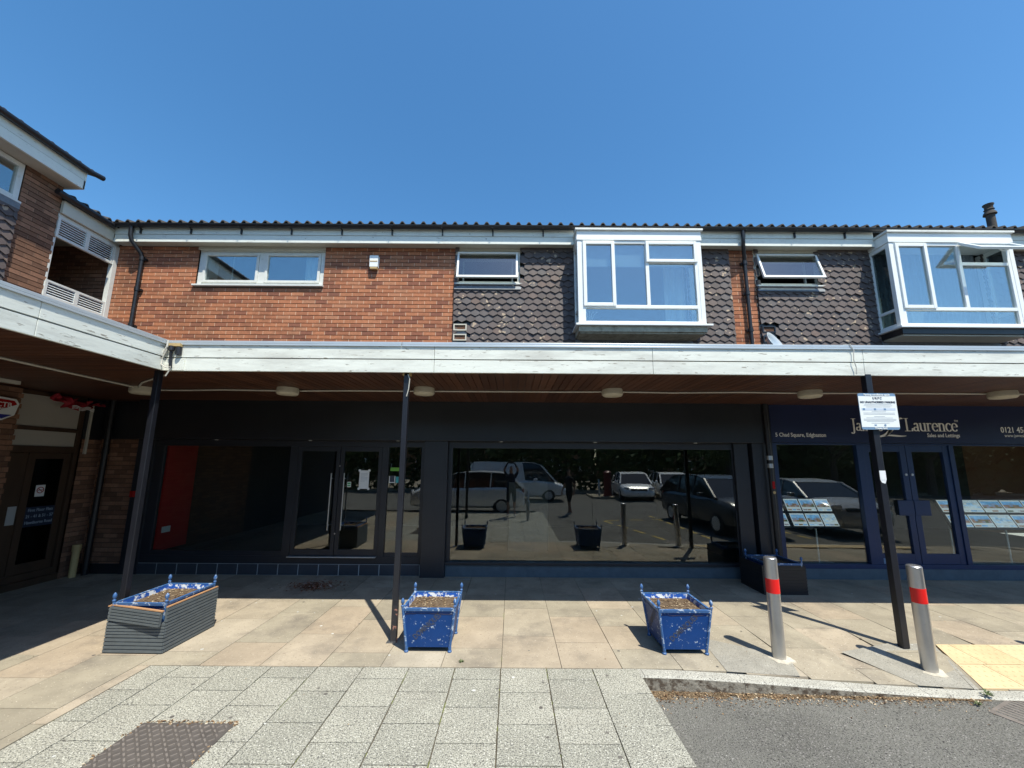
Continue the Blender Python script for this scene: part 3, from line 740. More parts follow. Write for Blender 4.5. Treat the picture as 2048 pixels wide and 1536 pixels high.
# notices on the glass
def notice(x0_, x1_, z0_, z1_, m, label, cat='sign', y=6.893, name='notice', lines=0, band=None):
    o = MB(); o.box(x0_, x1_, y - .003, y - .0005, z0_, z1_)
    ob = o.build(name, m, label=label, cat=cat)
    if lines:
        g = MB()
        for q in range(lines):
            zz = z1_ - .05 - q * (z1_ - z0_ - .14) / lines; g.box(x0_ + .03, x1_ - .03 - rnd.random() * .06, y - .0045, y - .0035, zz, zz + .004)
        g.build('print', M_inkl, ob)
    return ob
g = MB(); a, b, z0_, z1_ = -2.63, -2.44, 1.385, 1.72
g.box(a + .012, b - .012, 6.888, 6.890, z0_ + .012, z1_ - .012)
for cx, cz in ((a + .014, z0_ + .014), (b - .014, z0_ + .014), (a + .014, z1_ - .014), (b - .014, z1_ - .014)):
    g.lathe([(.022, 0), (.022, .003)], (cx, 6.8905, cz), 10, axis='Y')
nb = g.build('notice', M_paper, label='white paper notice in a clear holder fixed to the right-hand glass door', cat='notice')
g = MB()
for q in range(7): g.box(a + .035, b - .035 - (.05 if q in (2, 6) else 0), 6.8865, 6.8875, z1_ - .07 - q * .021, z1_ - .065 - q * .021)
g.build('print', M_inkl, nb)
M_stg = mat('green_sticker_film', (.16, .42, .05), .5, var=.03); M_stt = mat('teal_sticker_film', (.05, .38, .42), .5, var=.03); M_stb = mat('door_sign_green', (.06, .38, .13), .5, var=.03)
q = notice(-2.82, -2.755, 1.43, 1.51, M_paper, 'small white and green door sticker beside the paper notice', 'sticker', name='sticker')
g = MB(); g.box(-2.815, -2.76, 6.8885, 6.8895, 1.44, 1.462); g.box(-2.815, -2.76, 6.8885, 6.8895, 1.475, 1.50); g.build('print', M_stb, q)
q = notice(-2.09, -1.94, 1.70, 1.76, M_stg, 'lime green sticker on the narrow side window behind the post', 'sticker', name='sticker')
q = notice(-2.105, -2.0, 1.50, 1.615, M_paper, 'dark square sticker with white border below the lime green one', 'sticker', name='sticker')
g = MB(); g.box(-2.092, -2.013, 6.8885, 6.8895, 1.515, 1.62); g.build('dark_field', M_ink, q)
q = notice(-1.99, -1.93, 1.50, 1.605, M_stt, 'teal sticker beside the dark square one on the side window', 'sticker', name='sticker')

# shop interior
g = MB()
g.quad((-6.2, 7.0, .10), (4.1, 7.0, .10), (4.1, 11.4, .10), (-6.2, 11.4, .10)); g.build('shop_floor', M_inf, T)
g = MB(); g.quad((-6.2, 11.4, .1), (4.1, 11.4, .1), (4.1, 11.4, 2.7), (-6.2, 11.4, 2.7)); g.quad((-6.2, 7.0, .1), (-6.2, 11.4, .1), (-6.2, 11.4, 2.7), (-6.2, 7.0, 2.7)); g.quad((4.1, 7, .1), (4.1, 11.4, .1), (4.1, 11.4, 2.7), (4.1, 7, 2.7))
g.quad((-6.2, 7.0, 2.7), (4.1, 7.0, 2.7), (4.1, 11.4, 2.7), (-6.2, 11.4, 2.7)); g.build('shop_interior', M_int, T)
g = MB(); g.box(-6.08, -6.03, 6.93, 7.62, .33, 2.20); rp = g.build('partition', M_redpan, label='tall dark red panel standing just inside the left shop window', cat='panel')
g = MB(); g.box(-6.029, -6.02, 7.05, 7.22, .62, .72); g.build('socket_plate', M_paper, rp)
g = MB(); g.box(-.05, .75, 8.3, 8.36, .10, 1.45); g.build('white_board', M_int2, label='pale board leaning inside the big middle shop window', cat='board')

# ------------------------------------------------------------------ blue estate-agent shopfront
g = MB(); g.box(4.30, 4.52, 6.84, 6.98, 0, 2.88); g.build('pillar', M_dark2, T)
g = MB(); g.box(4.48, 13, 6.78, 6.98, 2.235, 2.90); sb = g.build('sign_board', M_navy, T, label='navy estate agent sign board with silver lettering')
g = MB(); g.box(4.32, 13, 6.835, 6.98, -.02, .165); g.build('plinth', M_plinb, T, bevel=.004)
g = MB()
g.box(4.52, 13, 6.84, 6.94, .166, .235); g.box(4.52, 4.60, 6.86, 6.93, .235, 2.235); g.box(4.60, 13, 6.862, 6.93, 2.20, 2.2345)
g.box(5.98, 6.10, 6.85, 6.93, .235, 2.20); g.box(7.58, 7.66, 6.85, 6.93, .235, 2.20); g.box(10.6, 10.7, 6.85, 6.93, .235, 2.20)
f3 = g.build('shop_window', M_blue, T, bevel=.003)
for a, b in ((4.60, 5.98), (7.66, 10.6), (10.7, 13)):
    g = MB(); g.box(a, b, 6.896, 6.902, .235, 2.20); g.build('pane', GL_shop, f3)
for xa, xb, hx in ((6.10, 6.835, 6.70), (6.84, 7.58, 6.88)):
    g = MB(); w = .10
    g.box(xa + .003, xa + w, 6.868, 6.92, .237, 2.198); g.box(xb - w, xb - .003, 6.868, 6.92, .237, 2.198); g.box(xa + w, xb - w, 6.87, 6.918, .237, .40); g.box(xa + w, xb - w, 6.87, 6.918, 2.09, 2.198)
    dd = g.build('door', M_blue, T, bevel=.002)
    g = MB(); g.box(xa + w, xb - w, 6.896, 6.902, .40, 2.09); g.build('pane', GL_shop, dd)
    g = MB(); g.box(xa + .47 if hx < 6.8 else xa + .005, xb - .005 if hx < 6.8 else xa + .27, 6.855, 6.867, 1.02, 1.27); g.build('push_plate', M_blue, dd, bevel=.004)
    g = MB(); g.lathe([(.02, 0), (.02, .012)], (xb - .05 if hx < 6.8 else xa + .05, 6.867, 1.70), 10, axis='Y'); g.build('lock', M_alu, dd)
q = notice(6.20, 6.42, .245, .33, M_signb, 'small blue and white sticker low on the left blue door', 'sticker', y=6.867, name='sticker')
g = MB(); g.quad((4.52, 7.0, .10), (13, 7.0, .10), (13, 11.4, .10), (4.52, 11.4, .10)); g.build('office_floor', M_int2, T)
g = MB(); g.quad((4.5, 11.4, .1), (13, 11.4, .1), (13, 11.4, 2.7), (4.5, 11.4, 2.7)); g.quad((4.5, 7.0, .1), (4.5, 11.4, .1), (4.5, 11.4, 2.7), (4.5, 7.0, 2.7)); g.quad((4.5, 7.0, 2.7), (13, 7.0, 2.7), (13, 11.4, 2.7), (4.5, 11.4, 2.7)); g.build('office_interior', M_int, T)

# serif lettering drawn as broad-nib strokes
def glyph_strokes():
    def arc(cx, cy, rx, ry, a0, a1, n=14): return [(cx + rx * math.cos(R(a0 + (a1 - a0) * i / n)), cy + ry * math.sin(R(a0 + (a1 - a0) * i / n))) for i in range(n + 1)]
    ser = lambda x, y, w=.13: [(x - w, y), (x + w, y)]
    Gd = {}
    Gd['J'] = (.42, [[(.26, 1), (.26, 0), (.24, -.12)] , arc(.13, -.1, .12, .13, 0, -150), ser(.26, 1.0, .17)])
    Gd['L'] = (.66, [[(.16, 1), (.16, 0)], ser(.16, 1, .15), [(.0, .0), (.56, 0)], [(.56, 0), (.60, .2)]])
    Gd['a'] = (.50, [[(.36, .45), (.36, .05), (.44, 0)], arc(.24, .48, .12, .14, 0, 160), arc(.20, .16, .14, .15, 60, 330), [(.36, .36), (.22, .30)]])
    Gd['m'] = (.86, [[(.1, .62), (.1, 0)], [(.43, .45), (.43, 0)], [(.74, .45), (.74, 0)], arc(.27, .44, .16, .17, 170, 0), arc(.59, .44, .15, .17, 170, 0), ser(.1, 0), ser(.43, 0), ser(.74, 0), [(0, .6), (.1, .62)]])
    Gd['n'] = (.58, [[(.1, .62), (.1, 0)], [(.43, .45), (.43, 0)], arc(.27, .44, .16, .17, 170, 0), ser(.1, 0), ser(.43, 0), [(0, .6), (.1, .62)]])
    Gd['r'] = (.42, [[(.1, .62), (.1, 0)], arc(.27, .43, .17, .18, 170, 50), ser(.1, 0), [(0, .6), (.1, .62)]])
    Gd['u'] = (.58, [[(.1, .62), (.1, .18)], [(.43, .62), (.43, 0), (.5, 0)], arc(.27, .18, .17, .18, 190, 350), [(0, .6), (.1, .62)], [(.34, .6), (.43, .62)]])
    Gd['e'] = (.50, [arc(.25, .31, .21, .31, 10, 320), [(.06, .34), (.44, .34)]])
    Gd['s'] = (.42, [arc(.2, .46, .13, .15, 30, 250), arc(.2, .16, .14, .16, 70, -150)])
    Gd['c'] = (.46, [arc(.25, .31, .21, .31, 40, 320)])
    return Gd
GLY = glyph_strokes()
def nib_width(d, thick=.115, thin=.038): return thin + (thick - thin) * abs(d[1]) ** 1.3
def serif_text(g, s, x, y, z, h, ext=.006):
    for ch in s:
        if ch == ' ': x += .32 * h; continue
        adv, strokes = GLY[ch]
        for st in strokes:
            for (x1, y1), (x2, y2) in zip(st, st[1:]):
                L = math.hypot(x2 - x1, y2 - y1)
                if L < 1e-4: continue
                d = ((x2 - x1) / L, (y2 - y1) / L); w = nib_width(d) / 2; ex = .02
                px_, py_ = -d[1] * w, d[0] * w
                a = (x1 - d[0] * ex, y1 - d[1] * ex); b = (x2 + d[0] * ex, y2 + d[1] * ex)
                dy = rnd.uniform(0, .0008)
                P = [(x + (a[0] + px_) * h, y - dy, z + (a[1] + py_) * h), (x + (b[0] + px_) * h, y - dy, z + (b[1] + py_) * h), (x + (b[0] - px_) * h, y - dy, z + (b[1] - py_) * h), (x + (a[0] - px_) * h, y - dy, z + (a[1] - py_) * h)]
                g.prism(P, (0, ext, 0))
        x += adv * h
    return x
g = MB()
serif_text(g, 'James', 5.865, 6.772, 2.445, .205); serif_text(g, 'Laurence', 6.80, 6.772, 2.445, .218)
# interlaced monogram of two swept strokes
def sweep(g, pts, y=6.772, w=(.008, .034, .008)):
    n = len(pts)
    for i in range(n - 1):
        (x1, z1_), (x2, z2) = pts[i], pts[i + 1]; L = math.hypot(x2 - x1, z2 - z1_); d = ((x2 - x1) / L, (z2 - z1_) / L)
        t1, t2 = i / (n - 1), (i + 1) / (n - 1)
        wa = w[0] + (w[1] - w[0]) * math.sin(math.pi * t1); wb = w[0] + (w[1] - w[0]) * math.sin(math.pi * t2)
        g.prism([(x1 - d[1] * wa, y, z1_ + d[0] * wa), (x2 - d[1] * wb, y, z2 + d[0] * wb), (x2 + d[1] * wb, y, z2 - d[0] * wb), (x1 + d[1] * wa, y, z1_ - d[0] * wa)], (0, .006, 0))
def bez(p, n=14): 
    out = []
    for i in range(n + 1):
        t = i / n; out.append(tuple((1 - t) ** 3 * p[0][k] + 3 * (1 - t) ** 2 * t * p[1][k] + 3 * (1 - t) * t * t * p[2][k] + t ** 3 * p[3][k] for k in (0, 1)))
    return out
sweep(g, bez([(6.78, 2.66), (6.62, 2.70), (6.60, 2.34), (6.30, 2.345)])); sweep(g, bez([(6.70, 2.74), (6.56, 2.70), (6.60, 2.42), (6.44, 2.355)]))
sweep(g, bez([(6.43, 2.35), (6.54, 2.39), (6.64, 2.34), (6.80, 2.36)]), w=(.005, .014, .012))
g.build('lettering', M_silver, sb)
def south_text(s, x, y, z, size, m, parent, align='CENTER', **k): return text(s, size, m, parent=parent, M=face_south(x, y, z), align=align, **k)
south_text('5 Chad Square, Edgbaston', 4.545, 6.776, 2.362, .094, M_silver, sb, 'LEFT', sx=.88, bold=.001)
south_text('Sales and Lettings', 7.73, 6.776, 2.37, .090, M_silver, sb, 'RIGHT', sx=.88, bold=.001)
south_text('TM', 7.67, 6.776, 2.62, .05, M_silver, sb, 'LEFT')
south_text('0121 454', 8.45, 6.776, 2.47, .135, M_silver, sb, 'LEFT', sx=.9, bold=.002)
south_text('www.jameslaurence.co.uk', 8.50, 6.776, 2.375, .075, M_silver, sb, 'LEFT', sx=.95)

# display stands inside the agent's window
def stand(x0_, x1_, ncol, gap_after, label, poles, w, zt=1.26, zb=.76, yt=7.42, yb=7.16, wide=False):
    t = thing('display_stand', label, 'display stand', ((x0_ + x1_) / 2, 7.3, .1), group="sloping poster stands in the agent's window")
    off = Vector(t.location)
    tilt = math.atan2(yt - yb, zt - zb); Lh = math.hypot(yt - yb, zt - zb)
    Mx = Matrix.Translation(Vector((0, yb, zb)) - off) @ Matrix.Rotation(-tilt, 4, 'X')
    Mx = Matrix.Translation(Vector((0, yb, zb)) - off) @ Matrix.Rotation(-tilt, 4, 'X')
    g = MB(); g.box(x0_, x1_, 0, .03, 0, Lh, M=Mx); g.build('panel', M_dark, t, bevel=.004)
    xs = x0_ + .04
    for c in range(ncol):
        for r in range(2):
            za, zb_ = .035 + r * (Lh / 2 - .01), Lh / 2 - .02 + r * (Lh / 2 - .01)
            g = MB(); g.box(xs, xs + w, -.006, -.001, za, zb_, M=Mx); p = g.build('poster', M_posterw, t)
            g = MB(); tt = rnd.random()
            nx_, nz_ = 6, 4
            for i in range(nx_):
                for j in range(nz_):
                    tv = [rnd.uniform(0, .35), rnd.uniform(.1, .5), rnd.uniform(.4, .6), .55][j] if tt > .25 else rnd.uniform(.6, 1)
                    g.box(xs + .012 + (w - .024) * i / nx_, xs + .012 + (w - .024) * (i + 1) / nx_, -.0085, -.0065, za + .075 + (zb_ - za - .10) * j / nz_, za + .075 + (zb_ - za - .10) * (j + 1) / nz_, tv, M=Mx)
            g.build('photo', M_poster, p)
            g = MB(); 
            for i in range(3): g.box(xs + .012 + (w - .02) * i / 3, xs + .003 + (w - .02) * (i + 1) / 3, -.0085, -.0065, za + .012, za + .035, rnd.random(), M=Mx)
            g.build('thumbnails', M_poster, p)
        xs += w + .025 + (.05 if c in gap_after else 0)
    for x in poles:
        g = MB(); g.tube([Vector((x, 7.30, .13)) - off, Vector((x, 7.30, .98)) - off], .014, 10); g.build('pole', M_alu, t, smooth=True)
    g = MB(); g.box(min(poles) - .35, max(poles) + .32, 7.05, 7.55, .101, .14, M=Matrix.Translation(-off)); g.build('base', M_alu, t, bevel=.01)
    return t
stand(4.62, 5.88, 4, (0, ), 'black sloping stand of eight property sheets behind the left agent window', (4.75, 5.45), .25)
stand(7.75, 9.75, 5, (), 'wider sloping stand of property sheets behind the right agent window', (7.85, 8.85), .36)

# ------------------------------------------------------------------ corner wing on the left
L = thing('corner_wing', 'brick side wing at the left corner with louvred stair opening and timber entrance door', 'building', (-7.45, 5, 0))
WORLDSPACE[L.name] = (-7.45, 5, 0)
XW = -7.45; FE = frame_of('E', XW)
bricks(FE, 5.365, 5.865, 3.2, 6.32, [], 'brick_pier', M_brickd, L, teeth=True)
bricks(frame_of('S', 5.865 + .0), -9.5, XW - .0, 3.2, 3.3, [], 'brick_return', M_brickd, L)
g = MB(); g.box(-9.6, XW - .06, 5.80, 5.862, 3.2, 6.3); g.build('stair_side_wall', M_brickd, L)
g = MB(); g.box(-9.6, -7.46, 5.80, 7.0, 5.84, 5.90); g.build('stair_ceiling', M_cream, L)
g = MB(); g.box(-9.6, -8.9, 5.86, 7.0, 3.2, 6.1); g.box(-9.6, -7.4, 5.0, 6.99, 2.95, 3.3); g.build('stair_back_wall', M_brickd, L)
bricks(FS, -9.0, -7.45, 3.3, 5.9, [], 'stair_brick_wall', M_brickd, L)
hung_tiles(FE, -3.0, 5.36, 3.2, 5.60, [], L)
g = MB(); bx(g, FE, -3.0, 5.365, -.2, -.01, 3.2, 5.66); g.build('backing_wall', M_dark, L)
# near window strip
g = MB(); rectframe(g, FE, 3.4, 5.355, 5.68, 6.29, .07, -.08, -.005); bx(g, FE, 4.3, 4.36, -.08, -.006, 5.75, 6.22)
fw = g.build('window', M_oldw, L, bevel=.003)
pane(FE, 3.47, 5.285, 5.75, 6.22, -.04, GL_win, fw)
g = MB(); bx(g, FE, 3.3, 5.36, -.08, .05, 5.645, 5.675); g.build('sill', M_oldw, fw); g = MB(); bx(g, FE, 3.3, 5.36, .0, .045, 5.55, 5.645); g.build('flashing', M_lead, fw)
g = MB(); bx(g, FE, 1.0, 5.36, -.9, -.85, 3.3, 6.3); g.build('room_wall', M_room, L)
g = MB(); bx(g, FE, -3.0, 3.4, -.2, -.01, 5.66, 6.3); g.build('upper_wall', M_brickd, L)
# louvred opening
def louver(ya, yb, za, zb, parent):
    g = MB(); ym = (ya + yb) / 2
    rectframe(g, FE, ya, yb, za, zb, .035, -.03, .015); bx(g, FE, ym - .03, ym + .03, -.03, .014, za + .035, zb - .035)
    o = g.build('louvre_panel', M_oldw, parent)
    g = MB(); n = max(5, int((zb - za - .07) / .034))
    for k in range(n):
        z = za + .045 + k * (zb - za - .085) / (n - 1)
        for a, b in ((ya + .035, ym - .03), (ym + .03, yb - .035)):
            P = [FE(a, .008, z - .009), FE(b, .008, z - .009), FE(b, -.02, z + .014), FE(a, -.02, z + .014)]
            g.prism(P, (.0, 0, .006))
    g.build('louvre_slats', M_pvc, o)
louver(5.875, 6.80, 5.44, 5.80, L); louver(5.875, 6.80, 4.42, 4.70, L)
g = MB(); bx(g, FE, 6.80, 6.878, -.06, .02, 3.2, 5.82); bx(g, FE, 5.868, 6.80, -.05, .01, 5.80, 5.84); bx(g, FE, 5.868, 5.9, -.06, -.001, 4.38, 5.44)
g.build('louvre_post', M_oldw, L, bevel=.004)
g = MB(); bx(g, FE, 5.87, 6.88, -.1, -.02, 3.2, 4.38); g.build('stair_parapet', M_brickd, L)
g = MB(); g.box(-7.44, -7.39, 5.868, 6.70, 5.845, 6.07); g.build('fascia_board', M_cream, L, bevel=.003)
g = MB(); g.tube([(-7.33, 5.70, 6.12), (-7.33, 6.60, 6.09)], .05, 12); g.build('gutter', M_black, L, smooth=True)
FE2 = frame_of('E', -7.40)
roof_sheet(FE2, 5.865, 7.0, .10, 6.125, 2.4, .36, L)
# near, higher eaves
g = MB(); g.box(-7.20, -7.16, -3, 5.91, 6.30, 6.455); g.box(-7.205, -7.165, -3, 5.90, 6.462, 6.60); g.build('fascia_board', M_white, L, bevel=.003)
g = MB(); g.box(-9.5, -7.16, 5.885, 5.912, 6.302, 6.60); g.build('verge_board', M_white, L)
g = MB(); g.box(-9.5, -7.20, -3, 5.885, 6.305, 6.34); g.build('soffit', M_cream, L)
roof_sheet(frame_of('E', -7.16), -3, 6.02, .07, 6.625, 2.6, .36, L)
g = MB(); g.tube([(-7.10, -3, 6.64), (-7.10, 5.9, 6.625), (-7.10, 5.98, 6.64), (-7.10, 6.10, 6.66)], .045, 10); g.build('gutter', M_black, L, smooth=True)
g = MB(); g.box(-9.6, -9.5, -3, 7, 0, 6.3); g.box(-9.6, -7.5, -3.1, -3, 0, 6.3); g.build('rear_wall', M_brickd, L)
# ground floor of the wing: pier, entrance recess
FL = frame_of('E', -7.08)
bricks(FL, 3.0, 5.60, 0.0, 2.88, [], 'brick_pier', M_brickd, L, teeth=True)
g = MB(); g.box(-9.5, -7.08, -3, 3.0, 0, 2.88); g.build('shop_wall', M_int, L)
g = MB(); g.box(-7.35, -7.18, 5.60, 5.66, 0, 2.88); g.build('reveal', M_brownf, L)
bricks(frame_of('E', -7.14), 6.56, 6.88, .0, 2.2, [], 'brick_reveal', M_brickd, L)
g = MB(); g.box(-7.3, -7.15, 6.56, 6.88, 2.2, 2.88); g.build('reveal_head', M_dark, L)
FD = frame_of('E', -7.20)
g = MB(); rectframe(g, FD, 5.60, 6.56, .10, 2.88, .06, -.06, .03, .10); bx(g, FD, 5.66, 6.50, -.06, .025, 2.29, 2.35); bx(g, FD, 5.66, 6.50, -.06, .028, 1.96, 2.06)
bx(g, FD, 5.60, 6.56, -.06, .06, 0, .10)
df = g.build('entrance_frame', M_brownf, L, bevel=.003)
g = MB(); bx(g, FD, 5.66, 6.50, -.03, .0, 2.35, 2.82); bx(g, FD, 5.66, 6.50, -.03, .0, 2.06, 2.29); g.build('white_panel', M_panel, df)
g = MB(); rectframe(g, FD, 5.93, 6.49, .12, 1.955, .09, -.03, .0, .22); bx(g, FD, 5.67, 5.92, -.03, -.005, .12, 1.955)
dr = g.build('door', M_brownf, L, bevel=.003)
g = MB(); bx(g, FD, 6.02, 6.40, -.018, -.012, .34, 1.865); g.build('pane', GL_door, dr)
g = MB(); bx(g, FD, 5.80, 5.90, -.002, .004, .92, 1.18); g.build('push_plate', M_alu, dr)
g = MB(); bx(g, FD, 6.02, 6.42, -.25, -.2, .1, 2.0); bx(g, FD, 5.6, 6.5, -1.6, -1.5, .1, 2.4); g.build('hallway', M_int, L)
g = MB(); g.box(-7.62, -7.60, 5.4, 8.6, 0, 2.88); g.box(-7.45, -7.165, 6.57, 7.0, 0, 2.88); g.build('hall_light_block', M_int, L)  # dark boxes added behind the door and corner gap to block light
q = MB(); bx(q, FD, 6.10, 6.22, -.011, -.008, 1.30, 1.47); s_ = q.build('notice', M_paper, label='white no-smoking notice on the dark entrance door glass', cat='sign')
q = MB()
for k in range(20):
    a0, a1 = 2 * math.pi * k / 20, 2 * math.pi * (k + 1) / 20
    P = [FD(6.16 + r * math.cos(a), -.006, 1.395 + r * math.sin(a)) for r, a in ((.038, a0), (.048, a0), (.048, a1), (.038, a1))]; q.prism(P, (.001, 0, 0))
q.prism([FD(6.16 - .034, -.006, 1.395 + .028), FD(6.16 - .028, -.006, 1.395 + .034), FD(6.16 + .034, -.006, 1.395 - .028), FD(6.16 + .028, -.006, 1.395 - .034)], (.001, 0, 0))
bx(q, FD, 6.125, 6.195, -.0065, -.0055, 1.39, 1.40)
q.build('print', M_redl, s_)
q = MB(); bx(q, FD, 5.99, 6.44, -.0105, -.008, .86, 1.15); s2 = q.build('entrance_sign', mat('dark_blue_sign', (.012, .022, .05), .5, var=.05), label='dark blue flats direction sign across the entrance door glass', cat='sign')
for k, (ln, zz) in enumerate((('First Floor Flats', 1.10), ('21 - 41 & 51 - 57', 1.01), ('Hawthorne Road', .92))):
    text(ln, .062, mat('pale_blue_lettering' + str(k), (.30, .38, .48), .5, var=0), parent=s2, M=face_east(-7.206, 6.215, zz), sx=.82, bold=.001)
# pipes in the corner
g = MB(); g.tube([(-6.97, 6.80, 2.88), (-6.97, 6.80, .0)], .042, 12); g.tube([(-6.97, 6.80, 2.05), (-6.97, 6.80, 1.95)], .05, 12); g.tube([(-6.97, 6.80, .9), (-6.97, 6.80, .82)], .05, 12)
g.build('downpipe', M_black, L, smooth=True)
for z in (1.66, 1.80, 1.88):
    pass
g = MB(); g.tube([(-7.02, 6.66, 0), (-7.02, 6.66, .42)], .045, 12); g.tube([(-7.02, 6.66, .40), (-7.02, 6.66, .50)], .055, 12)
g.build('vent_pipe', M_yel, label='short cream drain pipe stub standing in the dark corner', cat='pipe')
g = MB(); bx(g, frame_of('E', -7.14), 6.60, 6.63, 0.0, .03, 1.95, 2.76); g.build('conduit', M_cable, label='vertical off-white conduit on the brick beside the entrance', cat='conduit')
g = MB(); g.box(-6.44, -6.38, 6.80, 6.844, 1.24, 1.34); g.build('alarm_call_point', M_redl, label='small red call point on the dark shop pillar', cat='call point')
# hexagonal alarm sign on the pier
al = thing('alarm_box', 'red and white shield-shaped alarm box on the left brick pier', 'alarm box', (-7.07, 5.36, 2.55))
g = MB(); hexp = [(-.2, .10), (-.15, .17), (.15, .19), (.2, .13), (.16, -.10), (0, -.2), (-.16, -.10)]
g.prism([(0, -a, b) for a, b in hexp], (.07, 0, 0)); g.build('casing', M_paper, al, bevel=.004)
g = MB(); g.prism([(.0705, -a * .86, b * .84) for a, b in hexp[:5]], (.002, 0, 0)); g.build('red_face', M_redl, al)
g = MB(); g.prism([(.0705, .13, -.10), (.0705, 0, -.175), (.0705, -.13, -.10)], (.0025, 0, 0)); g.build('blue_tip', mat('alarm_blue', (.02, .03, .25), .4, var=0), al)
for s, sz, zz in (('CTB', .11, .06), ('SAFETY', .045, -.01), ('& FIRE', .045, -.06)):
    text(s, sz, M_paper, parent=al, M=face_east(.0735, 0, zz), bold=.001)
al.scale = (1, .82, .82)
# crumpled red cloth under the canopy
g = MB(); n = 40
for i in range(n + 1):
    u = i / n; y = 5.95 + .75 * u; 
    for k in range(5):
        ph = k / 4; hgt = .17 * math.sin(math.pi * min(1, u * 1.1 + .08)) ** .7
        g.v.append((-7.05 + .05 * math.sin(u * 21 + k * 1.3) + .03 * math.sin(u * 47), y, 2.86 - ph * hgt + .02 * math.sin(u * 30 + k) - .09 * u))
for i in range(n):
    for k in range(4): g.face([i * 5 + k, i * 5 + k + 1, i * 5 + k + 6, i * 5 + k + 5])
o = g.build('cloth_banner', M_crim, label='crumpled crimson cloth hanging from the soffit above the entrance', cat='banner', smooth=True)
sm = o.modifiers.new('thick', 'SOLIDIFY'); sm.thickness = .006
g = MB()
for k in range(3): g.tube([(-7.0, 6.2 + q * .03, 2.70 + .015 * math.sin(q) - k * .02) for q in range(12)], .006, 6)
g.build('cords', M_paper, o)

# ------------------------------------------------------------------ canopy
C = thing('canopy', 'white-edged flat walkway canopy with brown boarded soffit on thin black posts', 'canopy', (0, 4.4, 0))
WORLDSPACE[C.name] = (0, 4.4, 0)
YF, XF = 4.395, -3.985; zb, zt = 2.872, 3.196
# two boards per face, main front and left wing side
def fascia(seg, lo):
    g = MB()
    for a, b in seg: lo(g, a, b)
    return g
joins = [XF, -.9, 1.62, 4.05, 7.1, 12]
for a, b in zip(joins, joins[1:]):
    g = MB(); g.box(a + .002, b - .002, YF, YF + .028, zb, zb + .148); g.box(a + .002, b - .002, YF - .004, YF + .028, zb + .158, zt); g.build('fascia_board', M_whitef, C, bevel=.003)
for a, b in ((-3.0, .9), (.9, 3.15), (3.15, YF + .0)):
    g = MB(); g.box(XF - .028, XF, a + .002, b - .002, zb, zb + .148); g.box(XF - .028, XF + .004, a + .002, b - .002, zb + .158, zt); g.build('fascia_board', M_whitef, C, bevel=.003)
g = MB(); g.box(XF - .004, XF + .22, YF - .012, YF - .0005, zb + .002, zb + .14); g.build('joint_cover', M_whitef, C, bevel=.002)
g = MB(); g.box(XF, 12, YF + .029, YF + .06, zb + .01, zt - .01); g.box(XF - .06, XF - .029, -3, YF, zb + .01, zt - .01); g.build('bearer', M_dark, C)
g = MB()
for a, b in ((XF - .02, -1.28), (-1.275, 12)): g.box(a, b, YF - .018, YF + .09, zt + .002, zt + .032); g.box(a, b, YF - .020, YF - .012, zt - .022, zt + .001)
g.box(XF - .09, XF + .018, -3, YF + .0, zt + .002, zt + .032); g.box(XF + .012, XF + .020, -3, YF - .02, zt - .022, zt + .001)
g.build('metal_trim', M_trim, C, bevel=.003)
g = MB(); g.box(XF - .02, 12, YF + .06, D - .02, 3.10, 3.18); g.box(-7.40, XF - .02, -3, D - .02, 3.10, 3.18); g.build('roof_deck', M_dark, C)
g = MB(); x = XF - .02
while x < 12:
    g.box(x + .004, x + .091, YF + .029, 6.90, 2.888, 2.90, rnd.random()); x += .095
y = -3
while y < 6.9:
    g.box(-7.44, XF - .03, y + .004, y + .091, 2.888, 2.90, rnd.random()); y += .095
g.build('soffit', mat('varnished_soffit_boards', None, .45, ramp=[(0, (.060, .022, .012)), (1, (.105, .042, .022))], var=.2, vscale=3, bump=.001, bscale=30), C)
g = MB(); g.box(-7.44, 12, 4.45, 6.90, 2.903, 2.92); g.box(-7.44, XF - .03, -3, 4.45, 2.903, 2.92); g.build('soffit_backing', M_dark, C)
def post(x, y, base, name='post'):
    g = MB(); g.box(x - .03, x + .03, y - .03, y + .03, .22 if base else .0, 2.888); p = g.build('post', M_post, C, bevel=.005)
    if base: g = MB(); g.box(x - .0305, x + .0305, y - .0305, y + .0305, 0.0, .36); g.build('post_foot', M_rustpost, p, bevel=.005)
    return p
g = MB(); g.box(-4.145, -4.085, 4.44, 4.50, 0, 2.888); g.build('post', M_post, C, bevel=.005)
post(-1.225, 4.48, True)
g = MB(); g.box(4.045, 4.115, 4.39, 4.46, gz(4.1, 4.42), 2.888); p3 = g.build('post', M_post, C, bevel=.005)
g = MB(); g.box(-1.29, -1.17, 4.42, 4.54, .0, .006); g.build('post_plate', M_steel, C)
g = MB(); g.box(-1.27, -1.18, 4.45, 4.52, 2.85, 2.887); g.build('post_cap', M_yel, C)
g = MB(); g.tube([(-1.205, 4.44, 2.86), (-1.18, 4.43, 2.80), (-1.19, 4.435, 2.68), (-1.21, 4.44, 2.60)], .006, 6); g.build('hanging_wire', M_cable, label='loose white wire drooping beside the top of the middle post', cat='wire')
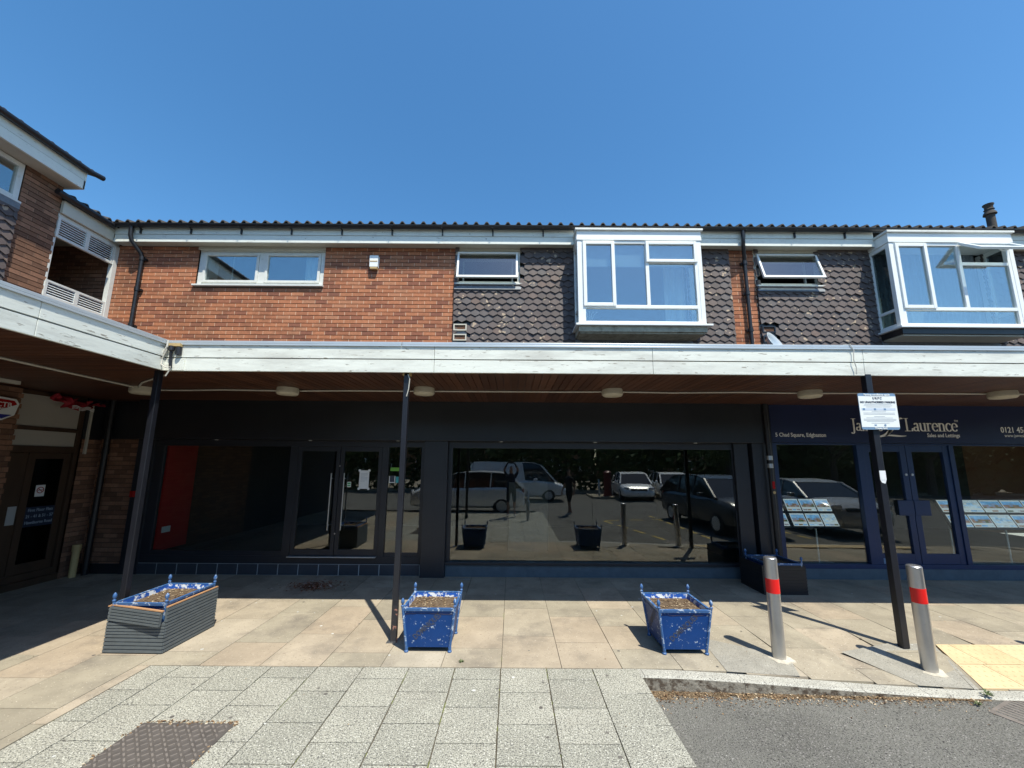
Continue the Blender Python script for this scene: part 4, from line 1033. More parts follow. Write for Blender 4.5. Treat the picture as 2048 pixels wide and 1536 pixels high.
# pipe with stickers on the shop corner
g = MB(); g.tube([(4.34, 6.68, 2.88), (4.34, 6.68, .05)], .04, 12); pp = g.build('downpipe', M_black, T, smooth=True)
g = MB(); g.tube([(4.34, 6.68, 2.0), (4.34, 6.68, 1.93)], .048, 12); g.tube([(4.34, 6.68, 1.87), (4.34, 6.68, 1.80)], .046, 12); g.build('bracket', M_steel, pp)
q = MB(); q.box(4.32, 4.36, 6.632, 6.636, 1.46, 1.58); q.build('sticker', M_redl, label='small red sticker on the black pipe between the two shops', cat='sticker')
q = MB(); q.lathe([(.024, 0), (.024, .003)], (4.34, 6.634, 1.40), 10, axis='Y'); q.build('sticker', M_yel, label='round pale sticker below the red one on the black pipe', cat='sticker')
q = MB(); q.box(4.045, 4.112, 4.384, 4.389, 1.70, 1.80); q.prism([(4.045, 4.386, 1.70), (4.112, 4.386, 1.70), (4.095, 4.386, 1.66), (4.06, 4.386, 1.67)], (0, .002, 0)); q.build('sticker', M_paper, label='torn white sticker on the right post below the parking sign', cat='sticker')
# round lamps on the soffit
def lamp(x, y, label):
    t = thing('soffit_lamp', label, 'ceiling light', (x, y, 2.888), group='round lamps under the canopy')
    g = MB(); g.lathe([(.14, 0), (.145, -.03), (.145, -.045)][::-1], (0, 0, 0), 28); g.build('lamp_base', M_lamp, t, smooth=True)
    g = MB(); g.lathe([(.147, -.046), (.145, -.075), (.125, -.095), (.06, -.102)][::-1], (0, 0, 0), 28); g.build('diffuser', M_lamp, t, smooth=True)
    return t
for x, y, l in ((-5.31, 5.55, 'round cream soffit lamp beside the left corner post'), (-3.21, 5.53, 'round cream soffit lamp left of the middle post'), (-1.24, 5.45, 'round cream soffit lamp just right of the middle post'),
                (1.42, 5.47, 'round cream soffit lamp in front of the big dark shop window'), (4.21, 5.46, 'round cream soffit lamp left of the parking sign'), (6.87, 5.41, 'rightmost round cream soffit lamp near the phone number')):
    lamp(x, y, l)
g = MB(); pts = []
xs = [-5.45, -4.9, -4.2, -3.21, -2.4, -1.24, -.2, .8, 1.42, 2.3, 3.3, 4.21, 4.9, 5.8, 6.87, 8, 10]
for k, x in enumerate(xs): pts.append((x, 5.58 - .012 * x + .02 * math.sin(k * 2.3), 2.874 - .006 * (k % 2)))
g.tube(pts, .011, 8); g.build('power_cable', M_cable, label='long white cable clipped along the soffit between the round lamps', cat='cable')
g = MB(); g.tube([(-5.2, 0, 2.874), (-5.19, 3.86, 2.874), (-5.25, 4.61, 2.872), (-5.31, 5.45, 2.872)], .013, 8); g.build('power_cable', M_cable, label='white cable running towards the viewer under the left wing soffit', cat='cable')
g = MB(); g.tube([(-5.33, 5.5, 2.87), (-4.9, 5.1, 2.87), (-4.15, 4.6, 2.87)], .011, 8); g.build('power_cable', M_cable, label='short white cable from the corner lamp to the corner post', cat='cable')
g = MB(); g.box(-6.9, -6.5, 4.6, 5.0, 2.875, 2.886); 
# batten light on the left soffit
g = MB(); g.box(-6.62, -6.56, 3.6, 5.15, 2.84, 2.887); g.build('batten_light', M_cable, label='slim white batten light on the left wing soffit', cat='light', bevel=.004)
# cable tangle and small camera at the canopy corner
t = thing('corner_bracket', 'small lamp bracket with tangled cables at the canopy corner', 'bracket', (-3.90, 4.375, 3.1))
g = MB(); g.box(-.04, .09, -.03, .015, .05, .085); g.build('bracket_plate', M_yel, t)
g = MB(); g.lathe([(.028, -.0), (.03, -.05), (.02, -.06)][::-1], (.0, -.03, .05), 10); g.tube([(.0, -.03, -.01), (.0, -.02, -.1), (.01, -.02, -.2)], .016, 8); g.lathe([(.03, 0), (.03, -.09)][::-1], (.07, -.01, .04), 10); g.build('lamp_holder', M_black, t)
g = MB(); g.tube([(-.06, -.02, .12), (-.055, -.03, .0), (-.09, -.03, -.1), (-.08, -.04, -.17), (-.03, -.04, -.20), (.02, -.03, -.19), (.0, -.02, -.24), (-.03, -.02, -.30)], .007, 6); g.tube([(-.05, -.03, .12), (-.05, -.035, .04), (-.085, -.035, -.04)], .010, 6)
g.build('cables', M_cable, t)

# ------------------------------------------------------------------ parking sign on the right post
ps = thing('parking_sign', 'white square private parking notice with blue bands on the right canopy post', 'sign', (4.115, 4.365, 2.455))
def rrect(x0, x1, z0, z1, r, y, n=5):
    pts = []
    for cx, cz, a0 in ((x1 - r, z1 - r, 0), (x0 + r, z1 - r, 90), (x0 + r, z0 + r, 180), (x1 - r, z0 + r, 270)):
        for k in range(n + 1): a = R(a0 + 90 * k / n); pts.append((cx + r * math.cos(a), y, cz + r * math.sin(a)))
    return pts
g = MB(); g.prism(rrect(-.212, .212, -.205, .205, .022, 0), (0, .006, 0)); g.build('sign_plate', M_signb, ps)
g = MB(); g.prism([(-.211, -.0015, -.178), (.211, -.0015, -.178), (.211, -.0015, .172), (-.211, -.0015, .172)], (0, .001, 0)); g.build('white_field', M_signw, ps)
def st(s, z, size, m, x=0, **k): return text(s, size, m, parent=ps, M=face_south(x, -.003, z), **k)
st('Parking conditions apply', .188, .030, M_signw, bold=.0008); st('Private land', -.191, .028, M_signw, bold=.0008)
st('UKPC', .148, .034, M_ink, space=1.35, bold=.0008); st('NO UNAUTHORISED PARKING', .103, .0305, M_ink, bold=.0008, sx=.93)
g = MB()
for z, w in ((.078, .30), (.062, .32), (.048, .27), (-.005, .16), (-.02, .35), (-.034, .35), (-.06, .12), (-.075, .30), (-.09, .36), (-.103, .36), (-.116, .30), (-.135, .2)): g.box(-w / 2, w / 2, -.0028, -.0016, z, z + .004)
g.build('print', M_inkl, ps)
g = MB(); g.box(-.19, .19, -.0024, -.0016, .010, .036); g.build('pale_band', mat('pale_blue_print', (.55, .62, .72), .5, var=0), ps)
g = MB()
for x in (-.165, -.04, .07): g.box(x - .012, x + .012, -.0034, -.0026, .012, .034)
g.lathe([(.012, 0), (.012, .001)], (.05, -.003, -.155), 12, axis='Y'); g.box(-.07, -.045, -.003, -.002, -.163, -.148)
g.build('pictograms', M_signb, ps)
g = MB(); g.box(-.05, .05, .006, .03, -.1, -.07); g.box(-.05, .05, .006, .03, .08, .11); g.build('clamp', M_alu, ps)

# ------------------------------------------------------------------ alarm, dish, flue
a_ = thing('alarm_box', 'white alarm box high on the orange brick wall', 'alarm box', (-2.59, D - .03, 5.55))
g = MB(); g.prism([(-.075, -.05, .10), (.075, -.05, .10), (.07, -.05, -.11), (-.07, -.05, -.11)][::-1], (0, .07, 0)); g.build('casing', M_pvc, a_, bevel=.006)
g = MB(); g.box(-.068, .068, -.055, -.049, -.02, .0); g.box(-.065, .065, -.048, .02, -.155, -.113); g.build('strobe', M_yel, a_)
d_ = thing('satellite_dish', 'grey satellite dish just above the canopy edge beside the brick pier', 'dish', (4.40, 6.45, 3.80))
g = MB(); rings = 6; n = 24; b0 = 0
for i in range(rings + 1):
    for j in range(n):
        a = 2 * math.pi * j / n; r = .26 * i / rings; g.v.append((r * math.cos(a), .12 * (i / rings) ** 2 * -1, r * math.sin(a)))
for i in range(rings):
    for j in range(n): j2 = (j + 1) % n; g.face([i * n + j, i * n + j2, (i + 1) * n + j2, (i + 1) * n + j])
o = g.build('dish', M_trim, d_, smooth=True); o.rotation_euler = (R(-25), 0, R(35)); sm = o.modifiers.new('thick', 'SOLIDIFY'); sm.thickness = .006
g = MB(); g.tube([(0, .02, 0), (0, .25, -.1), (0, .4, -.1)], .015, 8); g.tube([(0, 0, -.24), (-.12, -.25, -.15)], .01, 6); g.build('arm', M_black, d_)
fl = thing('flue_pipe', 'dark terracotta-coloured flue cowl standing on the roof above the second bay', 'flue', (9.74, 7.3, 6.35))
g = MB(); g.lathe([(.066, 0), (.066, .56), (.100, .57), (.092, .61), (.066, .65), (.066, .67), (.08, .68), (.062, .70), (.066, .76), (.082, .78), (.082, .80), (.03, .81)], (0, 0, 0), 20)
g.build('flue_cowl', M_roof, fl, smooth=True)

# ------------------------------------------------------------------ planters
def planter(loc, w_bot, d_bot, w_top, d_top, h, label, chips=True, foot=.045, inner=M_blueflk, word=True, group='chipped blue metal planters'):
    t = thing('planter', label, 'planter', loc, group=group)
    cb = [(-w_bot / 2, 0), (w_bot / 2, 0), (w_bot / 2, d_bot), (-w_bot / 2, d_bot)]
    cy = d_bot / 2; ct = [(-w_top / 2, cy - d_top / 2), (w_top / 2, cy - d_top / 2), (w_top / 2, cy + d_top / 2), (-w_top / 2, cy + d_top / 2)]
    names = ['front', 'right', 'back', 'left']
    def lerp(a, b, f): return Vector((a[0] + (b[0] - a[0]) * f, a[1] + (b[1] - a[1]) * f, foot * .0 + h * f))
    for k in range(4):
        k2 = (k + 1) % 4
        lo = foot / h; A, B = lerp(cb[k], ct[k], lo), lerp(cb[k2], ct[k2], lo); Ct, Dt = lerp(cb[k2], ct[k2], .985), lerp(cb[k], ct[k], .985)
        nrm = (B - A).cross(Dt - A).normalized()
        g = MB(); th = .008; P = [A, B, Ct, Dt]
        g.prism([tuple(p + nrm * -.004) for p in P][::-1], tuple(-nrm * th))
        pn = g.build('panel', M_bluep, t)
        if word and k in (0, 3):
            c = (A + B + Ct + Dt) / 4; ux = (B - A).normalized(); uz = nrm.cross(ux)
            Mx = Matrix((( ux.x, uz.x, nrm.x, c.x), (ux.y, uz.y, nrm.y, c.y), (ux.z, uz.z, nrm.z, c.z), (0, 0, 0, 1))) @ Matrix.Rotation(R(42), 4, 'Z') @ Matrix.Translation((0, .02, -.004))
            text('DOMINIQUES', .078, M_ink, parent=pn, M=Mx, ext=.0018, sx=.72, bold=.001, name='embossed_lettering')
        # inner face
        g = MB(); P2 = [lerp(cb[k], ct[k], .55), lerp(cb[k2], ct[k2], .55), Ct, Dt]
        g.prism([tuple(p - nrm * .014) for p in P2], tuple(nrm * .001)); g.build('inner_face', inner, t)
        # top rail
        g = MB(); a, b = Dt + Vector((0, 0, .004)), Ct + Vector((0, 0, .004)); ins = -nrm; ins.z = 0; ins.normalize()
        g.hexa([tuple(a + Vector((0, 0, -.03)) - ins * .006), tuple(b + Vector((0, 0, -.03)) - ins * .006), tuple(b + Vector((0, 0, -.03)) + ins * .012), tuple(a + Vector((0, 0, -.03)) + ins * .012), tuple(a - ins * .010), tuple(b - ins * .010), tuple(b + ins * .016), tuple(a + ins * .016)])
        g.build('rim', M_bluerim, t, bevel=.003)
    for k in range(4):
        A, B = lerp(cb[k], ct[k], 0), lerp(cb[k], ct[k], 1.02)
        g = MB(); g.tube([A + Vector((0, 0, .03)), B], .013, 8); p = g.build('corner_post', M_bluerim, t, smooth=True)
        g = MB(); s0 = .014
        g.lathe([(.015, 0), (.017, .010), (.008, .018), (.010, .026), (.018, .040), (.0175, .058), (.010, .075), (.003, .082)], tuple(B), 12); g.build('finial', M_bluerim, p, smooth=True)
        g = MB(); g.lathe([(.020, 0), (.022, .012), (.015, .02), (.017, .045)], tuple(A), 8); g.build('foot', M_bluerim, p, smooth=True)
    # soil, gently heaped, with chips
    g = MB(); n = 14; f = .86
    pts = [lerp(cb[k], ct[k], f) for k in range(4)]
    def sp(u, v):
        p = pts[0].lerp(pts[1], u).lerp(pts[3].lerp(pts[2], u), v); p.z += .03 * math.sin(math.pi * u) * math.sin(math.pi * v) + rnd.uniform(-.004, .006); return p
    grid = [[sp(i / n, j / n) for i in range(n + 1)] for j in range(n + 1)]
    for row in grid:
        for p in row: g.v.append(tuple(p))
    for j in range(n):
        for i in range(n): q = j * (n + 1) + i; g.face([q, q + 1, q + n + 2, q + n + 1])
    so = g.build('soil', M_soil, t, smooth=True)
    g = MB()
    for k in range(260 if chips else 60):
        u, v = rnd.uniform(.03, .97), rnd.uniform(.03, .97); p = pts[0].lerp(pts[1], u).lerp(pts[3].lerp(pts[2], u), v); p.z += .03 * math.sin(math.pi * u) * math.sin(math.pi * v) + .004
        Mx = Matrix.Translation(p) @ Matrix.Rotation(rnd.uniform(0, 6.28), 4, 'Z') @ Matrix.Rotation(rnd.uniform(-.5, .5), 4, 'X')
        l, w = rnd.uniform(.004, .014), rnd.uniform(.002, .005); g.box(-l, l, -w, w, 0, .003, rnd.random() ** 1.3, M=Mx)
    g.build('wood_chip_mulch', M_chip, t, kind='stuff')
    return t
planter((-.816, 4.245, 0), .43, .43, .52, .52, .425, 'chipped blue planter standing right beside the middle post')
planter((1.735, 4.235, gz(1.73, 4.3)), .42, .43, .52, .52, .43, 'chipped blue planter out on the open paving left of the first bollard')
planter((-3.675, 4.215, 0.03), .42, .56, .52, .64, .435, 'blue planter set inside the grey decking surround', word=False)
planter((4.0, 6.09, 0), .42, .46, .50, .54, .435, 'blue-cornered planter inside the black board surround between the shops', chips=False, word=False, inner=M_ink)
# decking surround of the left planter (slightly battered)
ds = thing('decking_surround', 'battered grey ribbed decking box around the left planter', 'planter box', (-3.67, 4.17, 0))
def ribbed(g, p0, p1, z0, z1, zz1, th, nrm, rib=.027, m=0):
    """ribbed board strip from p0 to p1 (2D), heights z0 to z1 at p0 and zz1 at p1"""
    n = max(2, int((z1 - z0) / rib)); nr = Vector((nrm[0], nrm[1], 0))
    for k in range(n):
        a0, a1 = k / n, (k + .68) / n
        for (f0, f1, dd) in ((a0, a1, .008), (a1, (k + 1) / n, 0)):
            q = [Vector((p0[0], p0[1], z0 + (z1 - z0) * f0)), Vector((p1[0], p1[1], z0 + (zz1 - z0) * f0)), Vector((p1[0], p1[1], z0 + (zz1 - z0) * f1)), Vector((p0[0], p0[1], z0 + (z1 - z0) * f1))]
            out = [v + nr * dd for v in q]; inn = [v - nr * th for v in q]
            g.hexa([out[0], out[1], inn[1], inn[0], out[3], out[2], inn[2], inn[3]], .5, m)
# front face: lower boards, then a top board leaning out
A0, A1 = (-.30, 0), (.285, 0); Bk = .655
def fr(g, z0, z1, x0=-.30, x1=.285, y=0, lean=0): ribbed(g, (x0, y - lean * .2), (x1, y - lean), z0, z1, z1, .018, (0, -1))
for k, (z0, z1) in enumerate(((0.01, .145), (.148, .285))):
    g = MB(); fr(g, z0, z1); g.build('board', M_deck, ds)
g = MB(); Mx = Matrix.Translation((-.285, -.004, .30)) @ Matrix.Rotation(R(4), 4, 'Y') @ Matrix.Rotation(R(-5), 4, 'Z')
tmp = MB(); ribbed(tmp, (0, 0), (.55, 0), 0, .135, .135, .018, (0, -1)); tmp.v = [tuple(Mx @ Vector(v)) for v in tmp.v]; tmp.build('board', M_deck, ds, label='loose top board leaning outwards')
tmp = MB(); tmp.box(-.01, .56, -.004, .02, .136, .146, M=Mx); tmp.build('board_edge', M_deckc, ds)
for sx, nm in ((.285, 1), (-.30, -1)):
    for z0, z1 in ((.01, .145), (.148, .285), (.288, .42)):
        g = MB(); ribbed(g, (sx, .0), (sx, Bk), z0, z1, z1, .018, (nm, 0)); g.build('board', M_deck, ds)
    g = MB(); g.box(sx - .018, sx + .004, 0, Bk, .421, .431); g.build('board_edge', M_deckc, ds)
for z0, z1 in ((.01, .145), (.148, .285), (.288, .38)):
    g = MB(); ribbed(g, (-.30, Bk), (.285, Bk), z0, z1, z1, .018, (0, 1)); g.build('board', M_deck, ds)
ds.rotation_euler = (0, 0, R(-1))
bs = thing('board_surround', 'black board box around the planter between the two shops', 'planter box', (3.99, 6.04, 0))
for x0_, x1_, y0_, y1_ in ((-.33, .31, 0, .02), (-.33, .31, .56, .58), (-.33, -.31, .021, .559), (.29, .31, .021, .559)):
    g = MB(); n = 18
    for k in range(n): z = k * .4 / n; ins = .003 if k % 2 else 0; g.box(x0_ + ins, x1_ - ins, y0_ + ins, y1_ - ins, z, z + .4 / n - .001)
    g.build('board', M_deckd, bs)

# ------------------------------------------------------------------ bollards
def bollard(x, y, lean, label, h=.95):
    z = gz(x, y); t = thing('bollard', label, 'bollard', (x, y, z), group='steel bollards with a red band')
    t.rotation_euler = lean
    g = MB(); r = .06
    g.lathe([(r, -.02), (r, h - .012), (r - .008, h - .003), (r - .02, h), (.01, h + .001)], (0, 0, 0), 32); g.build('steel_tube', M_steel, t, smooth=True)
    g = MB(); nb_ = 26
    for k in range(nb_ + 1):
        a = R(-90 - 105 + 210 * k / nb_)
        for rr in (r + .0015, r - .002):
            for zz in (h - .34, h - .205): g.v.append((rr * math.cos(a), rr * math.sin(a), zz))
    for k in range(nb_):
        q = 4 * k; g.face([q, q + 4, q + 5, q + 1]); g.face([q + 2, q + 3, q + 7, q + 6]); g.face([q + 1, q + 5, q + 7, q + 3]); g.face([q, q + 2, q + 6, q + 4])
    g.build('red_band', M_red, t, smooth=True)
    g = MB(); n = 11; rs = [.11 + rnd.uniform(-.02, .025) for _ in range(n)]
    g.v = [(0, 0, .010)] + [(math.cos(6.283 * k / n) * rs[k], math.sin(6.283 * k / n) * rs[k], .006) for k in range(n)] + [(math.cos(6.283 * k / n) * rs[k] * 1.05, math.sin(6.283 * k / n) * rs[k] * 1.05, -.02) for k in range(n)]
    for k in range(n):
        k2 = (k + 1) % n; g.face([0, 1 + k, 1 + k2]); g.face([1 + k, 1 + n + k, 1 + n + k2, 1 + k2])
    c = g.build('concrete_collar', M_conc, t)
    return t
bollard(2.635, 4.20, (0, 0, 0), 'upright steel bollard with red band in front of the black planter box', .945)
bollard(3.95, 4.05, (R(1), R(-1.5), 0), 'slightly leaning steel bollard with red band right of the parking-sign post', .95)
bollard(5.75, 4.15, (0, 0, 0), 'steel bollard beyond the right edge of the paving view', .95)

# ------------------------------------------------------------------ covers, drain, litter
mc = thing('manhole_cover', 'rusty ribbed iron access cover set in the grey paving', 'manhole cover', (-2.29, 2.75, 0))
g = MB(); g.box(-.33, .33, -.45, .40, -.01, .004); g.build('cover_frame', M_irond, mc)
g = MB(); s_ = .044; n = 14
for i in range(14):
    for j in range(18):
        cx, cy = -.30 + i * .0455, -.42 + j * .0455
        if cx > .31 or cy > .38: continue
        a = R(45 if (i + j) % 2 else -45); Mx = Matrix.Translation((cx, cy, .004)) @ Matrix.Rotation(a, 4, 'Z')
        g.box(-.017, .017, -.0055, .0055, 0, .007, M=Mx)
g.build('tread_ribs', M_iron, mc)
g = MB()
for k in range(150):
    u = rnd.random(); side = rnd.choice((0, 0, 1, 2))
    x, y = ((-.33 + .66 * u, .405) if side == 0 else (-.335, -.45 + .85 * u) if side == 1 else (.335, -.45 + .85 * u))
    Mx = Matrix.Translation((x + rnd.gauss(0, .010), y + rnd.gauss(0, .012), .004)) @ Matrix.Rotation(rnd.uniform(0, 6.28), 4, 'Z'); l = rnd.uniform(.003, .009)
    g.box(-l, l, -l * .5, l * .5, 0, .004, rnd.random() ** .7, M=Mx)
o = g.build('grit', M_leaf, mc, kind='stuff')
dg_ = thing('drain_grate', 'black slotted gully grating in the asphalt by the kerb', 'drain', (4.17, 3.42, -.105))
g = MB(); 
for k in range(9): g.box(-.22 + k * .05, -.195 + k * .05, -.2, .2, .0, .012, M=Matrix.Rotation(R(25), 4, 'Z'))
rectf = ((-.25, .24, -.225, -.2), (-.25, .24, .2, .225), (-.25, -.225, -.2, .2), (.215, .24, -.2, .2))
for a, b, c, d in rectf: g.box(a, b, c, d, 0, .014, M=Matrix.Rotation(R(25), 4, 'Z'))
g.build('grate', M_iron, dg_)
g = MB(); g.box(-.22, .22, -.2, .2, .0005, .002, M=Matrix.Rotation(R(25), 4, 'Z')); g.build('pit', M_black, dg_)
# silt and leaf litter in the gutter
g = MB(); N_ = 90
for k in range(N_ + 1):
    x = 1.055 + 3.0 * k / N_; w_ = (.07 + .03 * math.sin(k * .9) + rnd.uniform(-.012, .015)) * (1 if x > 1.4 else 2.2 - 1.2 * (x - 1.055) / .345); w_ *= max(.15, 1 - (x - 1.1) / 3.2)
    y = kerb_y(x) - .001; g.v += [(x, y, rz_(x, y) + .012), (x, y - w_ * .5, rz_(x, y) + .008), (x, y - w_, rz_(x, y) + .0015)]
for k in range(N_):
    for j in (0, 1): q = 3 * k + j; g.face([q, q + 1, q + 4, q + 3])
b0_ = len(g.v)
for k in range(N_ + 1):
    y = 3.80 - 1.5 * k / N_; w_ = (.09 + .03 * math.sin(k * .7) + rnd.uniform(-.015, .015)) * (1 if k > 8 else 1.5); w_ *= 1 - .4 * k / N_
    g.v += [(1.052, y, -.118), (1.052 + w_ * .5, y, -.122), (1.052 + w_, y, -.1285)]
for k in range(N_):
    for j in (0, 1): q = b0_ + 3 * k + j; g.face([q, q + 3, q + 4, q + 1])
g.build('gutter_silt', mat('gutter_silt', (.13, .095, .06), 1, var=.4, vscale=14, bump=.006, bscale=70, speck=[((.32, .24, .15), 60, .60)], spec=.05), kind='structure')
g = MB()
def leaf(x, y, z, s, t):
    Mx = Matrix.Translation((x, y, z)) @ Matrix.Rotation(rnd.uniform(0, 6.28), 4, 'Z') @ Matrix.Rotation(rnd.uniform(-.6, .6), 4, 'X') @ Matrix.Rotation(rnd.uniform(-.4, .4), 4, 'Y')
    l, w = s, s * rnd.uniform(.25, .5); P = [Mx @ Vector(p) for p in ((-l, 0, 0), (0, -w, .002), (l, 0, 0), (0, w, .002))]
    b = len(g.v); g.v += [tuple(p) for p in P]; g.face([b, b + 1, b + 2, b + 3], t)
for k in range(1700):
    x = 1.06 + (rnd.random() ** 1.5) * 2.9; d = abs(rnd.gauss(0, .055 + .05 * max(0, 1 - (x - 1.06) * 1.5)))
    if rnd.random() < .12: d *= 2.5
    y = kerb_y(x) - .006 - d; leaf(x, y, rz_(x, y) + rnd.uniform(.002, .02 * math.exp(-d * 12) + .004), rnd.uniform(.004, .015), rnd.random() ** 1.3)
for k in range(1100):
    y = 3.8 - rnd.random() * 1.6; d = abs(rnd.gauss(0, .045)) * (1.5 - .6 * min(1, (3.8 - y)))
    x = 1.05 + d; leaf(x, y, rz_(x, y) + rnd.uniform(.002, .016), rnd.uniform(.004, .014), rnd.random() ** 1.3)
g.build('leaf_litter', M_leaf, kind='stuff', label='dry brown leaf litter gathered in the road gutter', cat='leaf litter')
g = MB()
for k in range(1100): 
    a = rnd.uniform(0, 6.28); r = abs(rnd.gauss(0, .20)); x, y = -2.95 + r * math.cos(a) * 1.25, 6.25 + r * math.sin(a) * .75
    if y < 6.8: leaf(x, y, rnd.uniform(.003, .05), rnd.uniform(.008, .026), rnd.random() ** 1.5)
g.build('leaf_pile', mat('rust_brown_leaves', None, .9, ramp=[(0, (.10, .04, .02)), (.7, (.34, .12, .05)), (1, (.55, .50, .46))], var=.1), kind='stuff', label='small heap of rust-brown leaves on the shaded paving by the doors', cat='leaf litter')
g = MB()
for k in range(70):
    x, y = rnd.uniform(-5, 6), rnd.uniform(3.97, 6.7)
    if x > 1: y = max(y, kerb_y(x) + .15)
    leaf(x, y, gz(x, y) + .004, rnd.uniform(.004, .011), rnd.random())
for k in range(25): leaf(rnd.uniform(-3, .9), rnd.uniform(2.7, 3.9), .004, rnd.uniform(.004, .009), rnd.random())
g.build('scattered_leaves', M_leaf, kind='stuff', label='loose leaf scraps scattered over the paving', cat='leaf litter')
def weed(x, y, z, n, s, label):
    t = thing('weed', label, 'weed', (x, y, z)); g = MB()
    for k in range(n):
        a = rnd.uniform(0, 6.28); l = s * rnd.uniform(.5, 1); w = l * .18; e = rnd.uniform(.3, 1.2)
        c = Vector((math.cos(a), math.sin(a), 0)); sde = Vector((-c.y, c.x, 0)) * w
        p0 = Vector((0, 0, 0)); p1 = c * l * .5 + Vector((0, 0, l * e * .6)); p2 = c * l + Vector((0, 0, l * e * .5))
        b = len(g.v); g.v += [tuple(p0), tuple(p1 - sde), tuple(p2), tuple(p1 + sde)]; g.face([b, b + 1, b + 2, b + 3])
    g.build('leaves', M_green, t)
weed(3.86, 3.60, -.085, 20, .04, 'small green weed in the gutter left of the drain'); weed(4.05, 3.69, -.06, 26, .055, 'larger green weed at the kerb above the drain'); weed(1.50, 4.0, 0, 0 + 6, .02, 'tiny dry weed in a joint near the kerb corner') if False else None
weed(-.46, 4.05, .0, 22, .035, 'dry tuft in the paving joint in front of the middle planter')
g = MB()
for k in range(95):
    if k < 60:
        x, y = rnd.uniform(-4.5, 6), rnd.uniform(3.97, 6.6)
        if x > 1 and y < kerb_y(x) + .2: continue
    else: x, y = rnd.uniform(-3, .9), rnd.uniform(2.6, 3.9)
    r_ = rnd.uniform(.006, .016); n = 8; b = len(g.v)
    g.v += [(x + r_ * math.cos(6.283 * q / n) * rnd.uniform(.8, 1.2), y + r_ * math.sin(6.283 * q / n) * rnd.uniform(.8, 1.2), gz(x, y) + .0022) for q in range(n)]; g.face([b + q for q in range(n)], rnd.random())
g.build('gum_spots', mat('trodden_gum', None, .8, ramp=[(0, (.10, .09, .08)), (.55, (.16, .15, .13)), (.6, (.5, .5, .47)), (1, (.62, .62, .58))], var=.1), kind='stuff', label='flattened chewing gum spots dotted over the paving', cat='gum spots')
g = MB(); g.tube([(3.86, 4.42, 3.24), (3.90, 4.37, 3.235), (3.93, 4.366, 3.16), (3.915, 4.366, 3.05), (3.935, 4.368, 2.96), (3.93, 4.372, 2.88)], .0045, 6)
g.build('thin_wire', M_cable, label='thin wire draped over the canopy edge above the parking sign', cat='wire')
# narrow drain slot by the pillar
g = MB(); g.box(-1.0, -.66, 6.66, 6.76, .0, .006); g.build('drain_slot', M_patch, label='dark narrow drain slot at the foot of the shop pillar', cat='drain')

